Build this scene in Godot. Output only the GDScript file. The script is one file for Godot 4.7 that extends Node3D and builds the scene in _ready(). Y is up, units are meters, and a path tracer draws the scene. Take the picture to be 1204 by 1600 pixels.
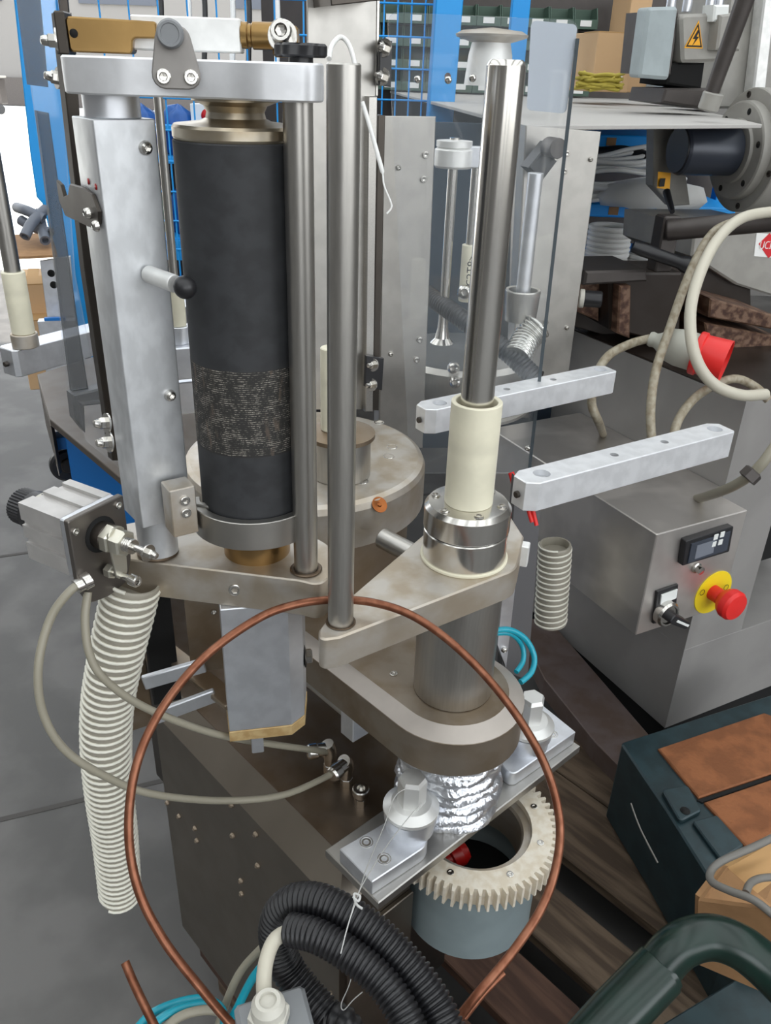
extends Node3D
# A labelling machine's glue unit in a workshop, with a control box, a milling machine and racks behind it.
# Metres, y up; the viewer stands at x = 0, z = 0 and looks along -z.

var M := {}
var screw_cache := {}

# ---------------------------------------------------------------- materials
func noise_tex(s: int, freq: float, lo: Color, hi: Color, oct := 4, size := 256, lo_at := 0.3, hi_at := 0.7) -> NoiseTexture2D:
	var n := FastNoiseLite.new()
	n.seed = s
	n.noise_type = FastNoiseLite.TYPE_SIMPLEX_SMOOTH
	n.frequency = freq
	n.fractal_octaves = oct
	var g := Gradient.new()
	g.offsets = PackedFloat32Array([lo_at, hi_at])
	g.colors = PackedColorArray([lo, hi])
	var t := NoiseTexture2D.new()
	t.width = size
	t.height = size
	t.seamless = true
	t.noise = n
	t.color_ramp = g
	return t

func normal_tex(s: int, freq: float, strength: float, oct := 3) -> NoiseTexture2D:
	var n := FastNoiseLite.new()
	n.seed = s
	n.noise_type = FastNoiseLite.TYPE_SIMPLEX_SMOOTH
	n.frequency = freq
	n.fractal_octaves = oct
	var t := NoiseTexture2D.new()
	t.width = 256
	t.height = 256
	t.seamless = true
	t.as_normal_map = true
	t.bump_strength = strength
	t.noise = n
	return t

func mat(called: String, c: Color, rough := 0.5, metal := 0.0, tex: Texture2D = null, tile := Vector3(8, 8, 8), rtex: Texture2D = null, ntex: Texture2D = null, nscale := 0.4) -> StandardMaterial3D:
	var m := StandardMaterial3D.new()
	m.resource_name = called
	m.albedo_color = c
	m.roughness = rough
	m.metallic = metal
	if tex:
		m.albedo_texture = tex
	if rtex:
		m.roughness_texture = rtex
		m.roughness_texture_channel = BaseMaterial3D.TEXTURE_CHANNEL_GRAYSCALE
	if ntex:
		m.normal_enabled = true
		m.normal_texture = ntex
		m.normal_scale = nscale
	if tex or rtex or ntex:
		m.uv1_triplanar = true
		m.uv1_scale = tile
	M[called] = m
	return m

func g(v: float) -> Color:
	return Color(v, v, v)

func make_materials() -> void:
	var blotch := noise_tex(3, 0.012, g(0.96), g(1.0), 5)
	var grime := noise_tex(11, 0.010, Color(0.90, 0.86, 0.80), Color(1, 1, 1), 6, 256, 0.25, 0.7)
	var streak := noise_tex(5, 0.05, g(0.965), g(1.0), 3)
	var rvar := noise_tex(7, 0.02, g(0.93), g(1.0), 5)
	var fine_n := normal_tex(8, 0.08, 2.0)
	var soft_n := normal_tex(9, 0.012, 3.0)
	mat("steel", Color(0.74, 0.73, 0.71), 0.36, 1.0, streak, Vector3(30, 2, 30), rvar)
	mat("steel_plate", Color(0.70, 0.69, 0.67), 0.42, 1.0, blotch, Vector3(6, 6, 6), rvar)
	mat("polished", Color(0.83, 0.82, 0.80), 0.19, 1.0)
	mat("chrome", Color(0.82, 0.81, 0.79), 0.22, 1.0)
	mat("alu", Color(0.86, 0.87, 0.89), 0.42, 0.92, blotch, Vector3(10, 10, 10), rvar)
	mat("alu_white", Color(0.93, 0.93, 0.92), 0.5, 0.55, blotch, Vector3(10, 10, 10))
	mat("alu_bright", Color(0.93, 0.935, 0.945), 0.45, 0.65, blotch, Vector3(10, 10, 10))
	mat("bolt_steel", Color(0.86, 0.86, 0.85), 0.44, 0.7)
	mat("bench_dark", Color(0.34, 0.31, 0.28), 0.45, 0.5, grime, Vector3(4, 4, 4))
	mat("alu_grey", Color(0.76, 0.75, 0.74), 0.5, 0.6, blotch, Vector3(8, 8, 8))
	mat("carton_tan", Color(0.80, 0.66, 0.50), 0.85)
	mat("bag_white", Color(0.84, 0.84, 0.83), 0.35)
	mat("profile_grey", Color(0.46, 0.46, 0.47), 0.45, 0.6)
	mat("alu_scratched", Color(0.84, 0.85, 0.86), 0.45, 0.75, noise_tex(21, 0.03, g(0.94), g(1.0), 6), Vector3(7, 4, 7), rvar, fine_n, 0.04)
	mat("alu_dusty", Color(0.77, 0.75, 0.72), 0.5, 0.75, grime, Vector3(6, 6, 6), rvar)
	mat("steel_dusty", Color(0.58, 0.53, 0.47), 0.5, 0.85, grime, Vector3(5, 5, 5), rvar)
	mat("steel_brown", Color(0.44, 0.39, 0.34), 0.44, 0.9, grime, Vector3(4, 4, 4), rvar)
	mat("steel_dark", Color(0.33, 0.31, 0.29), 0.42, 0.9, blotch, Vector3(5, 5, 5), rvar)
	mat("side_panel", Color(0.50, 0.47, 0.43), 0.40, 0.95, blotch, Vector3(3, 3, 3), rvar)
	mat("housing_cast", Color(0.56, 0.52, 0.47), 0.45, 0.75, grime, Vector3(5, 5, 5), rvar)
	mat("housing_bevel", Color(0.72, 0.69, 0.66), 0.5, 0.6, blotch, Vector3(6, 6, 6))
	mat("bracket_grey", Color(0.60, 0.585, 0.57), 0.5, 0.45, blotch, Vector3(10, 10, 10))
	mat("brass", Color(0.60, 0.485, 0.31), 0.33, 1.0, blotch, Vector3(10, 10, 10))
	mat("brass_steel", Color(0.76, 0.73, 0.67), 0.36, 0.95, grime, Vector3(8, 8, 8), rvar)
	mat("motor_blue", Color(0.20, 0.22, 0.26), 0.35, 0.2)
	mat("badge_red", Color(0.80, 0.10, 0.14), 0.5)
	mat("plug_grey", Color(0.70, 0.70, 0.66), 0.5)
	mat("pipe_grey", Color(0.40, 0.42, 0.46), 0.45)
	mat("blue_dark", Color(0.05, 0.42, 0.72), 0.45)
	mat("far_grey", Color(0.45, 0.44, 0.43), 0.9)
	mat("cable_dark", Color(0.42, 0.41, 0.39), 0.5)
	mat("plastic_bag2", Color(0.62, 0.68, 0.72), 0.25)
	mat("copper_bright", Color(0.62, 0.38, 0.22), 0.3, 1.0)
	mat("rear_blue_steel", Color(0.22, 0.27, 0.32), 0.5, 0.5)
	mat("screen_grey", Color(0.46, 0.48, 0.52), 0.25)
	mat("chrome_clear", Color(0.75, 0.75, 0.73), 0.18, 0.85)
	mat("bronze", Color(0.66, 0.54, 0.37), 0.30, 1.0, blotch, Vector3(14, 14, 14))
	mat("copper", Color(0.56, 0.37, 0.28), 0.38, 0.7, noise_tex(31, 0.03, Color(0.82, 0.76, 0.72), Color(1.0, 1, 1), 5), Vector3(9, 9, 9), rvar)
	mat("rubber", Color(0.20, 0.205, 0.215), 0.62, 0.0, noise_tex(41, 0.02, g(0.84), g(1.0), 5), Vector3(8, 8, 8))
	mat("black_plastic", Color(0.13, 0.13, 0.14), 0.38, 0.0)
	mat("black_hose", Color(0.10, 0.10, 0.11), 0.36, 0.0)
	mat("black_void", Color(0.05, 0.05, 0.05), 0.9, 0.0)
	mat("cream", Color(0.90, 0.88, 0.79), 0.45, 0.0, noise_tex(51, 0.008, g(0.94), g(1.0), 5), Vector3(8, 8, 8))
	mat("gear_white", Color(0.88, 0.85, 0.79), 0.5, 0.0, noise_tex(52, 0.02, Color(0.95, 0.93, 0.90), g(1.0), 5), Vector3(12, 12, 12))
	mat("hose_white", Color(0.88, 0.87, 0.82), 0.45)
	mat("hose_clear", Color(0.60, 0.58, 0.53), 0.45)
	mat("tube_grey", Color(0.56, 0.54, 0.48), 0.4)
	mat("teal", Color(0.08, 0.58, 0.66), 0.3)
	mat("cable_grey", Color(0.62, 0.59, 0.52), 0.5, 0.0, noise_tex(53, 0.03, Color(0.78, 0.74, 0.68), g(1.0), 5, 256, 0.2, 0.6), Vector3(10, 10, 10))
	mat("cable_beige", Color(0.74, 0.72, 0.66), 0.45)
	mat("cable_white", Color(0.90, 0.90, 0.89), 0.45)
	mat("pvc_grey", Color(0.70, 0.69, 0.675), 0.7)
	mat("blue_paint", Color(0.10, 0.60, 0.90), 0.45)
	mat("blue_shelf", Color(0.05, 0.58, 0.88), 0.45)
	mat("bin_green", Color(0.27, 0.36, 0.31), 0.55)
	mat("paper", Color(0.92, 0.92, 0.91), 0.8)
	mat("cardboard", Color(0.62, 0.47, 0.32), 0.85, 0.0, noise_tex(61, 0.02, g(0.94), g(1.0), 4), Vector3(6, 6, 6))
	mat("cardboard_edge", Color(0.72, 0.57, 0.38), 0.85)
	mat("mill_grey", Color(0.60, 0.59, 0.565), 0.45, 0.0, noise_tex(62, 0.012, g(0.95), g(1.0), 5), Vector3(4, 4, 4))
	mat("mill_blue", Color(0.62, 0.66, 0.67), 0.5, 0.0, blotch, Vector3(5, 5, 5))
	mat("mill_dark", Color(0.30, 0.28, 0.27), 0.45, 0.4, blotch, Vector3(5, 5, 5))
	mat("mill_oily", Color(0.17, 0.14, 0.12), 0.35, 0.3, grime, Vector3(5, 5, 5))
	mat("mill_rusty", Color(0.44, 0.34, 0.27), 0.6, 0.1, noise_tex(63, 0.02, Color(0.55, 0.42, 0.34), g(1.0), 5, 256, 0.3, 0.7), Vector3(9, 3, 9))
	mat("cabinet_grey", Color(0.60, 0.59, 0.58), 0.42, 0.2, noise_tex(64, 0.008, g(0.95), g(1.0), 4), Vector3(3, 3, 3), rvar)
	mat("pedestal_grey", Color(0.56, 0.55, 0.54), 0.45, 0.2, blotch, Vector3(3, 3, 3))
	mat("box_steel", Color(0.82, 0.80, 0.78), 0.40, 0.8, noise_tex(68, 0.006, g(0.90), g(1.0), 4), Vector3(5, 5, 5))
	mat("red_plastic", Color(0.86, 0.16, 0.15), 0.4)
	mat("red_dark", Color(0.62, 0.07, 0.06), 0.35)
	mat("yellow", Color(0.93, 0.83, 0.12), 0.45)
	mat("orange", Color(0.93, 0.66, 0.10), 0.5)
	mat("teal_cast", Color(0.145, 0.225, 0.245), 0.42, 0.1, noise_tex(65, 0.015, g(0.85), g(1.0), 5), Vector3(5, 5, 5))
	mat("rust", Color(0.56, 0.35, 0.21), 0.75, 0.1, noise_tex(66, 0.012, Color(0.86, 0.85, 0.83), Color(1.0, 1.0, 1.0), 6), Vector3(5, 5, 5), null, fine_n, 0.4)
	mat("green_tube", Color(0.035, 0.15, 0.12), 0.26, 0.0, noise_tex(67, 0.02, g(0.85), g(1.0), 5), Vector3(6, 6, 6))
	mat("grey_paint", Color(0.50, 0.55, 0.56), 0.5, 0.0, blotch, Vector3(5, 5, 5))
	mat("fitting_grey", Color(0.50, 0.51, 0.52), 0.45)
	mat("gland", Color(0.76, 0.75, 0.71), 0.4)
	mat("zinc", Color(0.80, 0.79, 0.74), 0.3, 0.85)
	mat("flange_steel", Color(0.46, 0.44, 0.42), 0.4, 0.9)
	mat("wood", Color(0.37, 0.31, 0.245), 0.8, 0.0, noise_tex(71, 0.012, Color(0.72, 0.69, 0.66), g(1.0), 6), Vector3(10, 10, 1.2), null, fine_n, 0.25)
	mat("wood_red", Color(0.31, 0.215, 0.16), 0.8, 0.0, noise_tex(72, 0.012, Color(0.75, 0.7, 0.66), g(1.0), 6), Vector3(10, 10, 1.2))
	mat("mauve_steel", Color(0.42, 0.37, 0.36), 0.6, 0.3, grime, Vector3(4, 4, 4))
	mat("concrete", Color(0.385, 0.378, 0.37), 0.65, 0.0, noise_tex(81, 0.008, g(0.84), g(1.0), 7, 512), Vector3(0.8, 0.8, 0.8), null, soft_n, 0.08)
	mat("concrete_out", Color(0.90, 0.90, 0.88), 0.9)
	mat("wall_paint", Color(0.55, 0.54, 0.53), 0.9, 0.0, blotch, Vector3(1, 1, 1))
	mat("roof_paint", Color(0.86, 0.86, 0.85), 0.9)
	mat("joint_dark", Color(0.30, 0.29, 0.28), 0.9)
	mat("foil", Color(0.86, 0.87, 0.89), 0.30, 0.9, null, Vector3(14, 14, 14), null, normal_tex(91, 0.03, 8.0), 0.7)
	mat("film", Color(0.80, 0.83, 0.87), 0.6)
	mat("wire_white", Color(0.72, 0.72, 0.71), 0.5)
	mat("yellow_wire", Color(0.66, 0.60, 0.22), 0.6)
	mat("bag_green", Color(0.05, 0.45, 0.26), 0.4)
	mat("bag_blue", Color(0.06, 0.33, 0.62), 0.4)
	mat("ink", Color(0.06, 0.05, 0.05), 0.6)
	mat("lcd", Color(0.24, 0.26, 0.30), 0.2)
	mat("button_white", Color(0.88, 0.89, 0.88), 0.5)
	mat("scuff", Color(0.55, 0.50, 0.44), 0.8)
	mat("rust_line", Color(0.74, 0.64, 0.46), 0.6, 0.3, grime, Vector3(20, 20, 20))
	var a := mat("acrylic", Color(0.86, 0.90, 0.93, 0.05), 0.04)
	a.transparency = BaseMaterial3D.TRANSPARENCY_ALPHA
	a = mat("acrylic_edge", Color(0.30, 0.33, 0.35), 0.25)
	a = mat("acrylic_haze", Color(0.37, 0.38, 0.39, 0.62), 0.4)
	a.transparency = BaseMaterial3D.TRANSPARENCY_ALPHA
	a = mat("plastic_bag", Color(0.86, 0.87, 0.88, 0.45), 0.3)
	a.transparency = BaseMaterial3D.TRANSPARENCY_ALPHA
	a = mat("skylight", Color(0.9, 0.9, 0.9), 0.6)
	a.emission_enabled = true
	a.emission = Color(0.95, 0.98, 1.0)
	a.emission_energy_multiplier = 1.5

# ---------------------------------------------------------------- mesh building
func st_new() -> SurfaceTool:
	var st := SurfaceTool.new()
	st.begin(Mesh.PRIMITIVE_TRIANGLES)
	return st

func quad(st: SurfaceTool, a: Vector3, b: Vector3, c: Vector3, d: Vector3, sg := -1) -> void:   # counter-clockwise from outside
	st.set_smooth_group(sg)
	st.add_vertex(a); st.set_smooth_group(sg); st.add_vertex(c); st.set_smooth_group(sg); st.add_vertex(b)
	st.set_smooth_group(sg)
	st.add_vertex(a); st.set_smooth_group(sg); st.add_vertex(d); st.set_smooth_group(sg); st.add_vertex(c)

func tri(st: SurfaceTool, a: Vector3, b: Vector3, c: Vector3, sg := -1) -> void:
	st.set_smooth_group(sg); st.add_vertex(a)
	st.set_smooth_group(sg); st.add_vertex(c)
	st.set_smooth_group(sg); st.add_vertex(b)

func done(st: SurfaceTool) -> ArrayMesh:
	st.generate_normals()
	return st.commit()

func box(sx: float, sy: float, sz: float, bev := 0.001) -> ArrayMesh:
	return prism(PackedVector2Array([Vector2(-sx / 2, -sz / 2), Vector2(sx / 2, -sz / 2), Vector2(sx / 2, sz / 2), Vector2(-sx / 2, sz / 2)]), -sy / 2, sy / 2, bev, [], bev)

func pv2(a: Array) -> PackedVector2Array:
	var p := PackedVector2Array()
	for v in a:
		p.append(v)
	return p

func area2(p: PackedVector2Array) -> float:
	var s := 0.0
	for i in p.size():
		var q := p[(i + 1) % p.size()]
		s += p[i].x * q.y - q.x * p[i].y
	return s

func rounded(pts: Array, r, n := 6) -> PackedVector2Array:   # polygon with its corners rounded
	var out := PackedVector2Array()
	var k := pts.size()
	for i in k:
		var p: Vector2 = pts[i]
		var a: Vector2 = pts[(i + k - 1) % k] - p
		var b: Vector2 = pts[(i + 1) % k] - p
		var rad: float = r[i] if r is Array else r
		var half := absf(a.angle_to(b)) / 2.0
		if rad <= 0.0 or half < 0.01 or half > PI / 2 - 0.02:
			out.append(p)
			continue
		var t := minf(rad / tan(half), minf(a.length(), b.length()) * 0.49)
		rad = t * tan(half)
		var c := p + (a.normalized() + b.normalized()).normalized() * (rad / sin(half))
		var s := (p + a.normalized() * t) - c
		var e := (p + b.normalized() * t) - c
		var turn := s.angle_to(e)
		for j in n + 1:
			out.append(c + s.rotated(turn * j / n))
	return out

func slab(called: String, pts: Array, thick: float, m: String, parent: Node3D, at := Vector3.ZERO, bev := 0.0008, corner := 0.0, turn := 0.0) -> MeshInstance3D:   # upright plate: pts are (right, up), its face towards +z
	var q := []
	for v in pts:
		q.append(Vector2(v.x, -v.y))
	return part(called, prism(rounded(q, corner, 4) if corner > 0.0 else pv2(q), -thick, 0.0, bev), m, parent, at, Vector3(90, turn, 0))

func inset(p: PackedVector2Array, d: float) -> PackedVector2Array:   # p is positively wound
	var out := PackedVector2Array()
	var k := p.size()
	for i in k:
		var e0 := (p[i] - p[(i + k - 1) % k]).normalized()
		var e1 := (p[(i + 1) % k] - p[i]).normalized()
		var n0 := Vector2(-e0.y, e0.x)
		var n1 := Vector2(-e1.y, e1.x)
		var m := (n0 + n1)
		var l := m.length_squared()
		out.append(p[i] + (m * (2.0 * d / l) if l > 0.3 else n0 * d))
	return out

func clean(p: PackedVector2Array) -> PackedVector2Array:
	var out := PackedVector2Array()
	for i in p.size():
		if out.is_empty() or out[-1].distance_to(p[i]) > 1e-5:
			out.append(p[i])
	if out.size() > 1 and out[0].distance_to(out[-1]) < 1e-5:
		out.remove_at(out.size() - 1)
	return out

# plan polygon (x, z) raised from y0 to y1, edges chamfered by bev, round or polygonal holes, vertical corners chamfered by corner
func prism(poly: PackedVector2Array, y0: float, y1: float, bev := 0.001, holes := [], corner := 0.0) -> ArrayMesh:
	var p := clean(poly)
	if area2(p) < 0.0:
		p.reverse()
	if corner > 0.0:
		var q := []
		for v in p:
			q.append(v)
		p = clean(rounded(q, corner, 1))
	var st := st_new()
	bev = minf(bev, (y1 - y0) * 0.45)
	var pi := inset(p, bev) if bev > 0.0 else p
	var k := p.size()
	for i in k:
		var j := (i + 1) % k
		var sharp := absf((p[j] - p[i]).angle_to(p[(j + 1) % k] - p[j])) > 0.6 or absf((p[i] - p[(i + k - 1) % k]).angle_to(p[j] - p[i])) > 0.6
		var sg := -1 if sharp or k < 12 else 1
		var a0 := Vector3(p[i].x, y0 + bev, p[i].y)
		var b0 := Vector3(p[j].x, y0 + bev, p[j].y)
		var a1 := Vector3(p[i].x, y1 - bev, p[i].y)
		var b1 := Vector3(p[j].x, y1 - bev, p[j].y)
		quad(st, b0, a0, a1, b1, sg)
		if bev > 0.0:
			quad(st, b1, a1, Vector3(pi[i].x, y1, pi[i].y), Vector3(pi[j].x, y1, pi[j].y), -1 if sg < 0 else 2)
			quad(st, Vector3(pi[j].x, y0, pi[j].y), Vector3(pi[i].x, y0, pi[i].y), a0, b0, -1 if sg < 0 else 3)
	var outer := pi.duplicate()
	for h in holes:
		var hp: PackedVector2Array = h
		if area2(hp) < 0.0:
			hp.reverse()
		for i in hp.size():
			var j := (i + 1) % hp.size()
			quad(st, Vector3(hp[i].x, y0, hp[i].y), Vector3(hp[j].x, y0, hp[j].y), Vector3(hp[j].x, y1, hp[j].y), Vector3(hp[i].x, y1, hp[i].y), 4)
		outer = bridge(outer, hp)
	var idx := Geometry2D.triangulate_polygon(outer)
	for i in range(0, idx.size(), 3):
		var a := outer[idx[i]]
		var b := outer[idx[i + 1]]
		var c := outer[idx[i + 2]]
		if (b - a).cross(c - a) > 0.0:      # turns x -> z: seen from above it is clockwise
			var t := b
			b = c
			c = t
		tri(st, Vector3(a.x, y1, a.y), Vector3(b.x, y1, b.y), Vector3(c.x, y1, c.y))
		tri(st, Vector3(a.x, y0, a.y), Vector3(c.x, y0, c.y), Vector3(b.x, y0, b.y))
	return done(st)

func bridge(outer: PackedVector2Array, hole: PackedVector2Array) -> PackedVector2Array:
	var h := hole.duplicate()
	h.reverse()
	var best := 1e9
	var bi := 0
	var bj := 0
	for i in outer.size():
		for j in h.size():
			var d := outer[i].distance_squared_to(h[j])
			if d < best:
				best = d
				bi = i
				bj = j
	var out := PackedVector2Array()
	for i in bi + 1:
		out.append(outer[i])
	for j in h.size() + 1:
		out.append(h[(bj + j) % h.size()])
	var nudge := (outer[(bi + 1) % outer.size()] - outer[bi]).normalized() * 2e-6
	out.append(outer[bi] + nudge)
	for i in range(bi + 1, outer.size()):
		out.append(outer[i])
	return out

func circle(c: Vector2, r: float, n := 20) -> PackedVector2Array:
	var p := PackedVector2Array()
	for i in n:
		p.append(c + Vector2(cos(TAU * i / n), sin(TAU * i / n)) * r)
	return p

# profile of (r, y) from the bottom centre up the outside to the top centre
func lathe(prof: Array, seg := 32, st: SurfaceTool = null, xf := Transform3D(), squash := 1.0) -> ArrayMesh:
	var own := st == null
	if own:
		st = st_new()
	var sg := 1
	for k in prof.size() - 1:
		var a: Vector2 = prof[k]
		var b: Vector2 = prof[k + 1]
		if k > 0:
			var z: Vector2 = prof[k - 1]
			if absf((a - z).angle_to(b - a)) > 0.4:
				sg += 1
		for i in seg:
			var t0 := TAU * i / seg
			var t1 := TAU * ((i + 1) % seg) / seg
			var e0 := Vector3(cos(t0), 0, sin(t0) * squash)
			var e1 := Vector3(cos(t1), 0, sin(t1) * squash)
			var p0 := xf * (e1 * a.x + Vector3(0, a.y, 0))
			var p1 := xf * (e0 * a.x + Vector3(0, a.y, 0))
			var p2 := xf * (e0 * b.x + Vector3(0, b.y, 0))
			var p3 := xf * (e1 * b.x + Vector3(0, b.y, 0))
			var s := -1 if seg <= 8 else sg
			if a.x < 1e-6:
				tri(st, p0, p2, p3, s)
			elif b.x < 1e-6:
				tri(st, p0, p1, p2, s)
			else:
				quad(st, p0, p1, p2, p3, s)
	return done(st) if own else null

func cyl(r: float, h: float, bev := 0.001, seg := 32) -> ArrayMesh:   # base at y = 0
	return lathe([Vector2(0, 0), Vector2(r - bev, 0), Vector2(r, bev), Vector2(r, h - bev), Vector2(r - bev, h), Vector2(0, h)], seg)

func ring(r0: float, r1: float, h: float, bev := 0.0008, seg := 40) -> ArrayMesh:
	return lathe([Vector2(r0, 0), Vector2(r1 - bev, 0), Vector2(r1, bev), Vector2(r1, h - bev), Vector2(r1 - bev, h), Vector2(r0 + bev, h), Vector2(r0, h - bev), Vector2(r0, 0)], seg)

func smooth_path(pts: Array, res := 6) -> PackedVector3Array:
	var out := PackedVector3Array()
	for i in pts.size() - 1:
		var p0: Vector3 = pts[maxi(i - 1, 0)]
		var p1: Vector3 = pts[i]
		var p2: Vector3 = pts[i + 1]
		var p3: Vector3 = pts[mini(i + 2, pts.size() - 1)]
		for j in res:
			out.append(p1.cubic_interpolate(p2, p0, p3, float(j) / res))
	out.append(pts[-1])
	return out

func even(path: PackedVector3Array, step: float) -> PackedVector3Array:
	var c := Curve3D.new()
	for p in path:
		c.add_point(p)
	var n := maxi(2, int(c.get_baked_length() / step))
	var out := PackedVector3Array()
	for i in n + 1:
		out.append(c.sample_baked(c.get_baked_length() * i / n))
	return out

func sweep(path: PackedVector3Array, radii: PackedFloat32Array, seg := 12, hollow := 0.0) -> ArrayMesh:
	var st := st_new()
	var t := (path[1] - path[0]).normalized()
	var nrm := t.cross(Vector3.UP if absf(t.y) < 0.9 else Vector3.RIGHT).normalized()
	var prev := PackedVector3Array()
	for k in path.size():
		var tan := (path[mini(k + 1, path.size() - 1)] - path[maxi(k - 1, 0)]).normalized()
		nrm = (nrm - tan * nrm.dot(tan)).normalized()
		var bin := tan.cross(nrm)               # nrm x bin = tan
		var cur := PackedVector3Array()
		for i in seg:
			var a := TAU * i / seg
			cur.append(path[k] + (nrm * cos(a) + bin * sin(a)) * radii[mini(k, radii.size() - 1)])
		if k > 0:
			for i in seg:
				var j := (i + 1) % seg
				quad(st, prev[i], prev[j], cur[j], cur[i], 1)
		if k == 0 or k == path.size() - 1:
			for i in seg:
				var j := (i + 1) % seg
				if hollow > 0.0:
					var c := path[k]
					var deep := tan * (0.015 if k == 0 else -0.015)
					var a1 := c + (cur[i] - c) * hollow
					var b1 := c + (cur[j] - c) * hollow
					if k == 0:
						quad(st, cur[j], cur[i], a1, b1, 2)
						quad(st, b1, a1, a1 + deep, b1 + deep, 3)
						tri(st, b1 + deep, a1 + deep, c + deep, 4)
					else:
						quad(st, cur[i], cur[j], b1, a1, 2)
						quad(st, a1, b1, b1 + deep, a1 + deep, 3)
						tri(st, a1 + deep, b1 + deep, c + deep, 4)
				elif k == 0:
					tri(st, path[k], cur[j], cur[i], 2)
				else:
					tri(st, path[k], cur[i], cur[j], 2)
		prev = cur
	return done(st)

func tube(pts: Array, r: float, seg := 12, res := 6, hollow := 0.0) -> ArrayMesh:
	return sweep(smooth_path(pts, res), PackedFloat32Array([r]), seg, hollow)

func corrugated(pts: Array, r0: float, r1: float, pitch: float, seg := 20, hollow := 0.0, r_end := 0.0) -> ArrayMesh:
	var path := even(smooth_path(pts, 10), pitch / 6.0)
	var radii := PackedFloat32Array()
	var wave := [r0, r0 + (r1 - r0) * 0.75, r1, r1, r0 + (r1 - r0) * 0.75, r0]
	for i in path.size():
		var f := 1.0 if r_end <= 0.0 else lerpf(1.0, r_end / r1, float(i) / path.size())
		radii.append(wave[i % 6] * f)
	return sweep(path, radii, seg, hollow)

func helix(pts: Array, r: float, wire: float, pitch: float, per_turn := 18, r_end := 0.0) -> ArrayMesh:   # a rib wound round a path
	var path := even(smooth_path(pts, 10), pitch / per_turn)
	var out := PackedVector3Array()
	var t := (path[1] - path[0]).normalized()
	var nrm := t.cross(Vector3.RIGHT).normalized()
	for k in path.size():
		var tan := (path[mini(k + 1, path.size() - 1)] - path[maxi(k - 1, 0)]).normalized()
		nrm = (nrm - tan * nrm.dot(tan)).normalized()
		var bin := tan.cross(nrm)
		var a := TAU * k / per_turn
		var rr := r if r_end <= 0.0 else lerpf(r, r_end, float(k) / path.size())
		out.append(path[k] + (nrm * cos(a) + bin * sin(a)) * rr)
	return sweep(out, PackedFloat32Array([wire]), 5)

# ---------------------------------------------------------------- things and parts
func numbered(called: String) -> String:
	if not has_node(NodePath(called)):
		return called
	var i := 1
	while has_node(NodePath("%s_%03d" % [called, i])):
		i += 1
	return "%s_%03d" % [called, i]

func tag(o: Node3D, label: String, category: String, group := "", kind := "") -> void:
	if label:
		o.set_meta("label", label)
	if category:
		o.set_meta("category", category)
	if group:
		o.set_meta("group", group)
	if kind:
		o.set_meta("kind", kind)

func thing(called: String, label: String, category: String, at := Vector3.ZERO, turn := 0.0, group := "") -> Node3D:
	var o := Node3D.new()
	o.name = numbered(called)
	add_child(o)
	o.position = at
	o.rotation.y = deg_to_rad(turn)
	tag(o, label, category, group)
	return o

func part(called: String, mesh: Mesh, m: String, parent: Node3D, at := Vector3.ZERO, turn := Vector3.ZERO, label := "") -> MeshInstance3D:
	var o := MeshInstance3D.new()
	o.mesh = mesh
	o.material_override = M[m]
	var i := 1
	o.name = called
	while parent.has_node(NodePath(str(o.name))):
		o.name = "%s_%03d" % [called, i]
		i += 1
	parent.add_child(o)
	o.position = at
	o.rotation_degrees = turn
	if label:
		o.set_meta("label", label)
	return o

func world_part(called: String, mesh: Mesh, m: String, parent: Node3D, label := "") -> MeshInstance3D:   # the mesh is given in world axes
	var o := part(called, mesh, m, parent, Vector3.ZERO, Vector3.ZERO, label)
	o.transform = parent.global_transform.affine_inverse()
	return o

func aim(o: Node3D, at: Vector3, dir: Vector3) -> Node3D:   # put o at a world point with its y axis along dir
	var y := dir.normalized()
	var x := y.cross(Vector3.UP if absf(y.y) < 0.95 else Vector3.BACK).normalized()
	var z := x.cross(y)
	var t := Transform3D(Basis(x, y, z), at)
	var up := o.get_parent() as Node3D
	o.transform = up.global_transform.affine_inverse() * t if up and up != self else t
	return o

func single(called: String, label: String, category: String, mesh: Mesh, m: String, at := Vector3.ZERO, turn := 0.0, group := "") -> MeshInstance3D:
	var o := MeshInstance3D.new()
	o.mesh = mesh
	o.material_override = M[m]
	o.name = numbered(called)
	add_child(o)
	o.position = at
	o.rotation.y = deg_to_rad(turn)
	tag(o, label, category, group)
	return o

func structure(called: String, mesh: Mesh, m: String, at := Vector3.ZERO, turn := 0.0) -> MeshInstance3D:
	var o := single(called, "", "", mesh, m, at, turn)
	o.set_meta("kind", "structure")
	return o

func socket_screw(d: float, h: float) -> ArrayMesh:   # cap screw head standing on y = 0, with a hexagon socket
	var key := "c%.4f_%.4f" % [d, h]
	if not screw_cache.has(key):
		var r := d / 2
		var st := st_new()
		lathe([Vector2(0, 0), Vector2(r, 0), Vector2(r, h * 0.85), Vector2(r * 0.86, h), Vector2(r * 0.58, h)], 16, st)
		lathe([Vector2(r * 0.58, h), Vector2(r * 0.5, h * 0.9), Vector2(r * 0.5, h * 0.35), Vector2(0, h * 0.3)], 6, st)
		screw_cache[key] = done(st)
	return screw_cache[key]

func dome_screw(d: float, h: float) -> ArrayMesh:
	var key := "d%.4f_%.4f" % [d, h]
	if not screw_cache.has(key):
		var r := d / 2
		var st := st_new()
		lathe([Vector2(0, 0), Vector2(r, 0), Vector2(r * 0.97, h * 0.3), Vector2(r * 0.8, h * 0.72), Vector2(r * 0.5, h)], 16, st)
		lathe([Vector2(r * 0.5, h), Vector2(r * 0.42, h * 0.9), Vector2(r * 0.42, h * 0.3), Vector2(0, h * 0.3)], 6, st)
		screw_cache[key] = done(st)
	return screw_cache[key]

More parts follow.
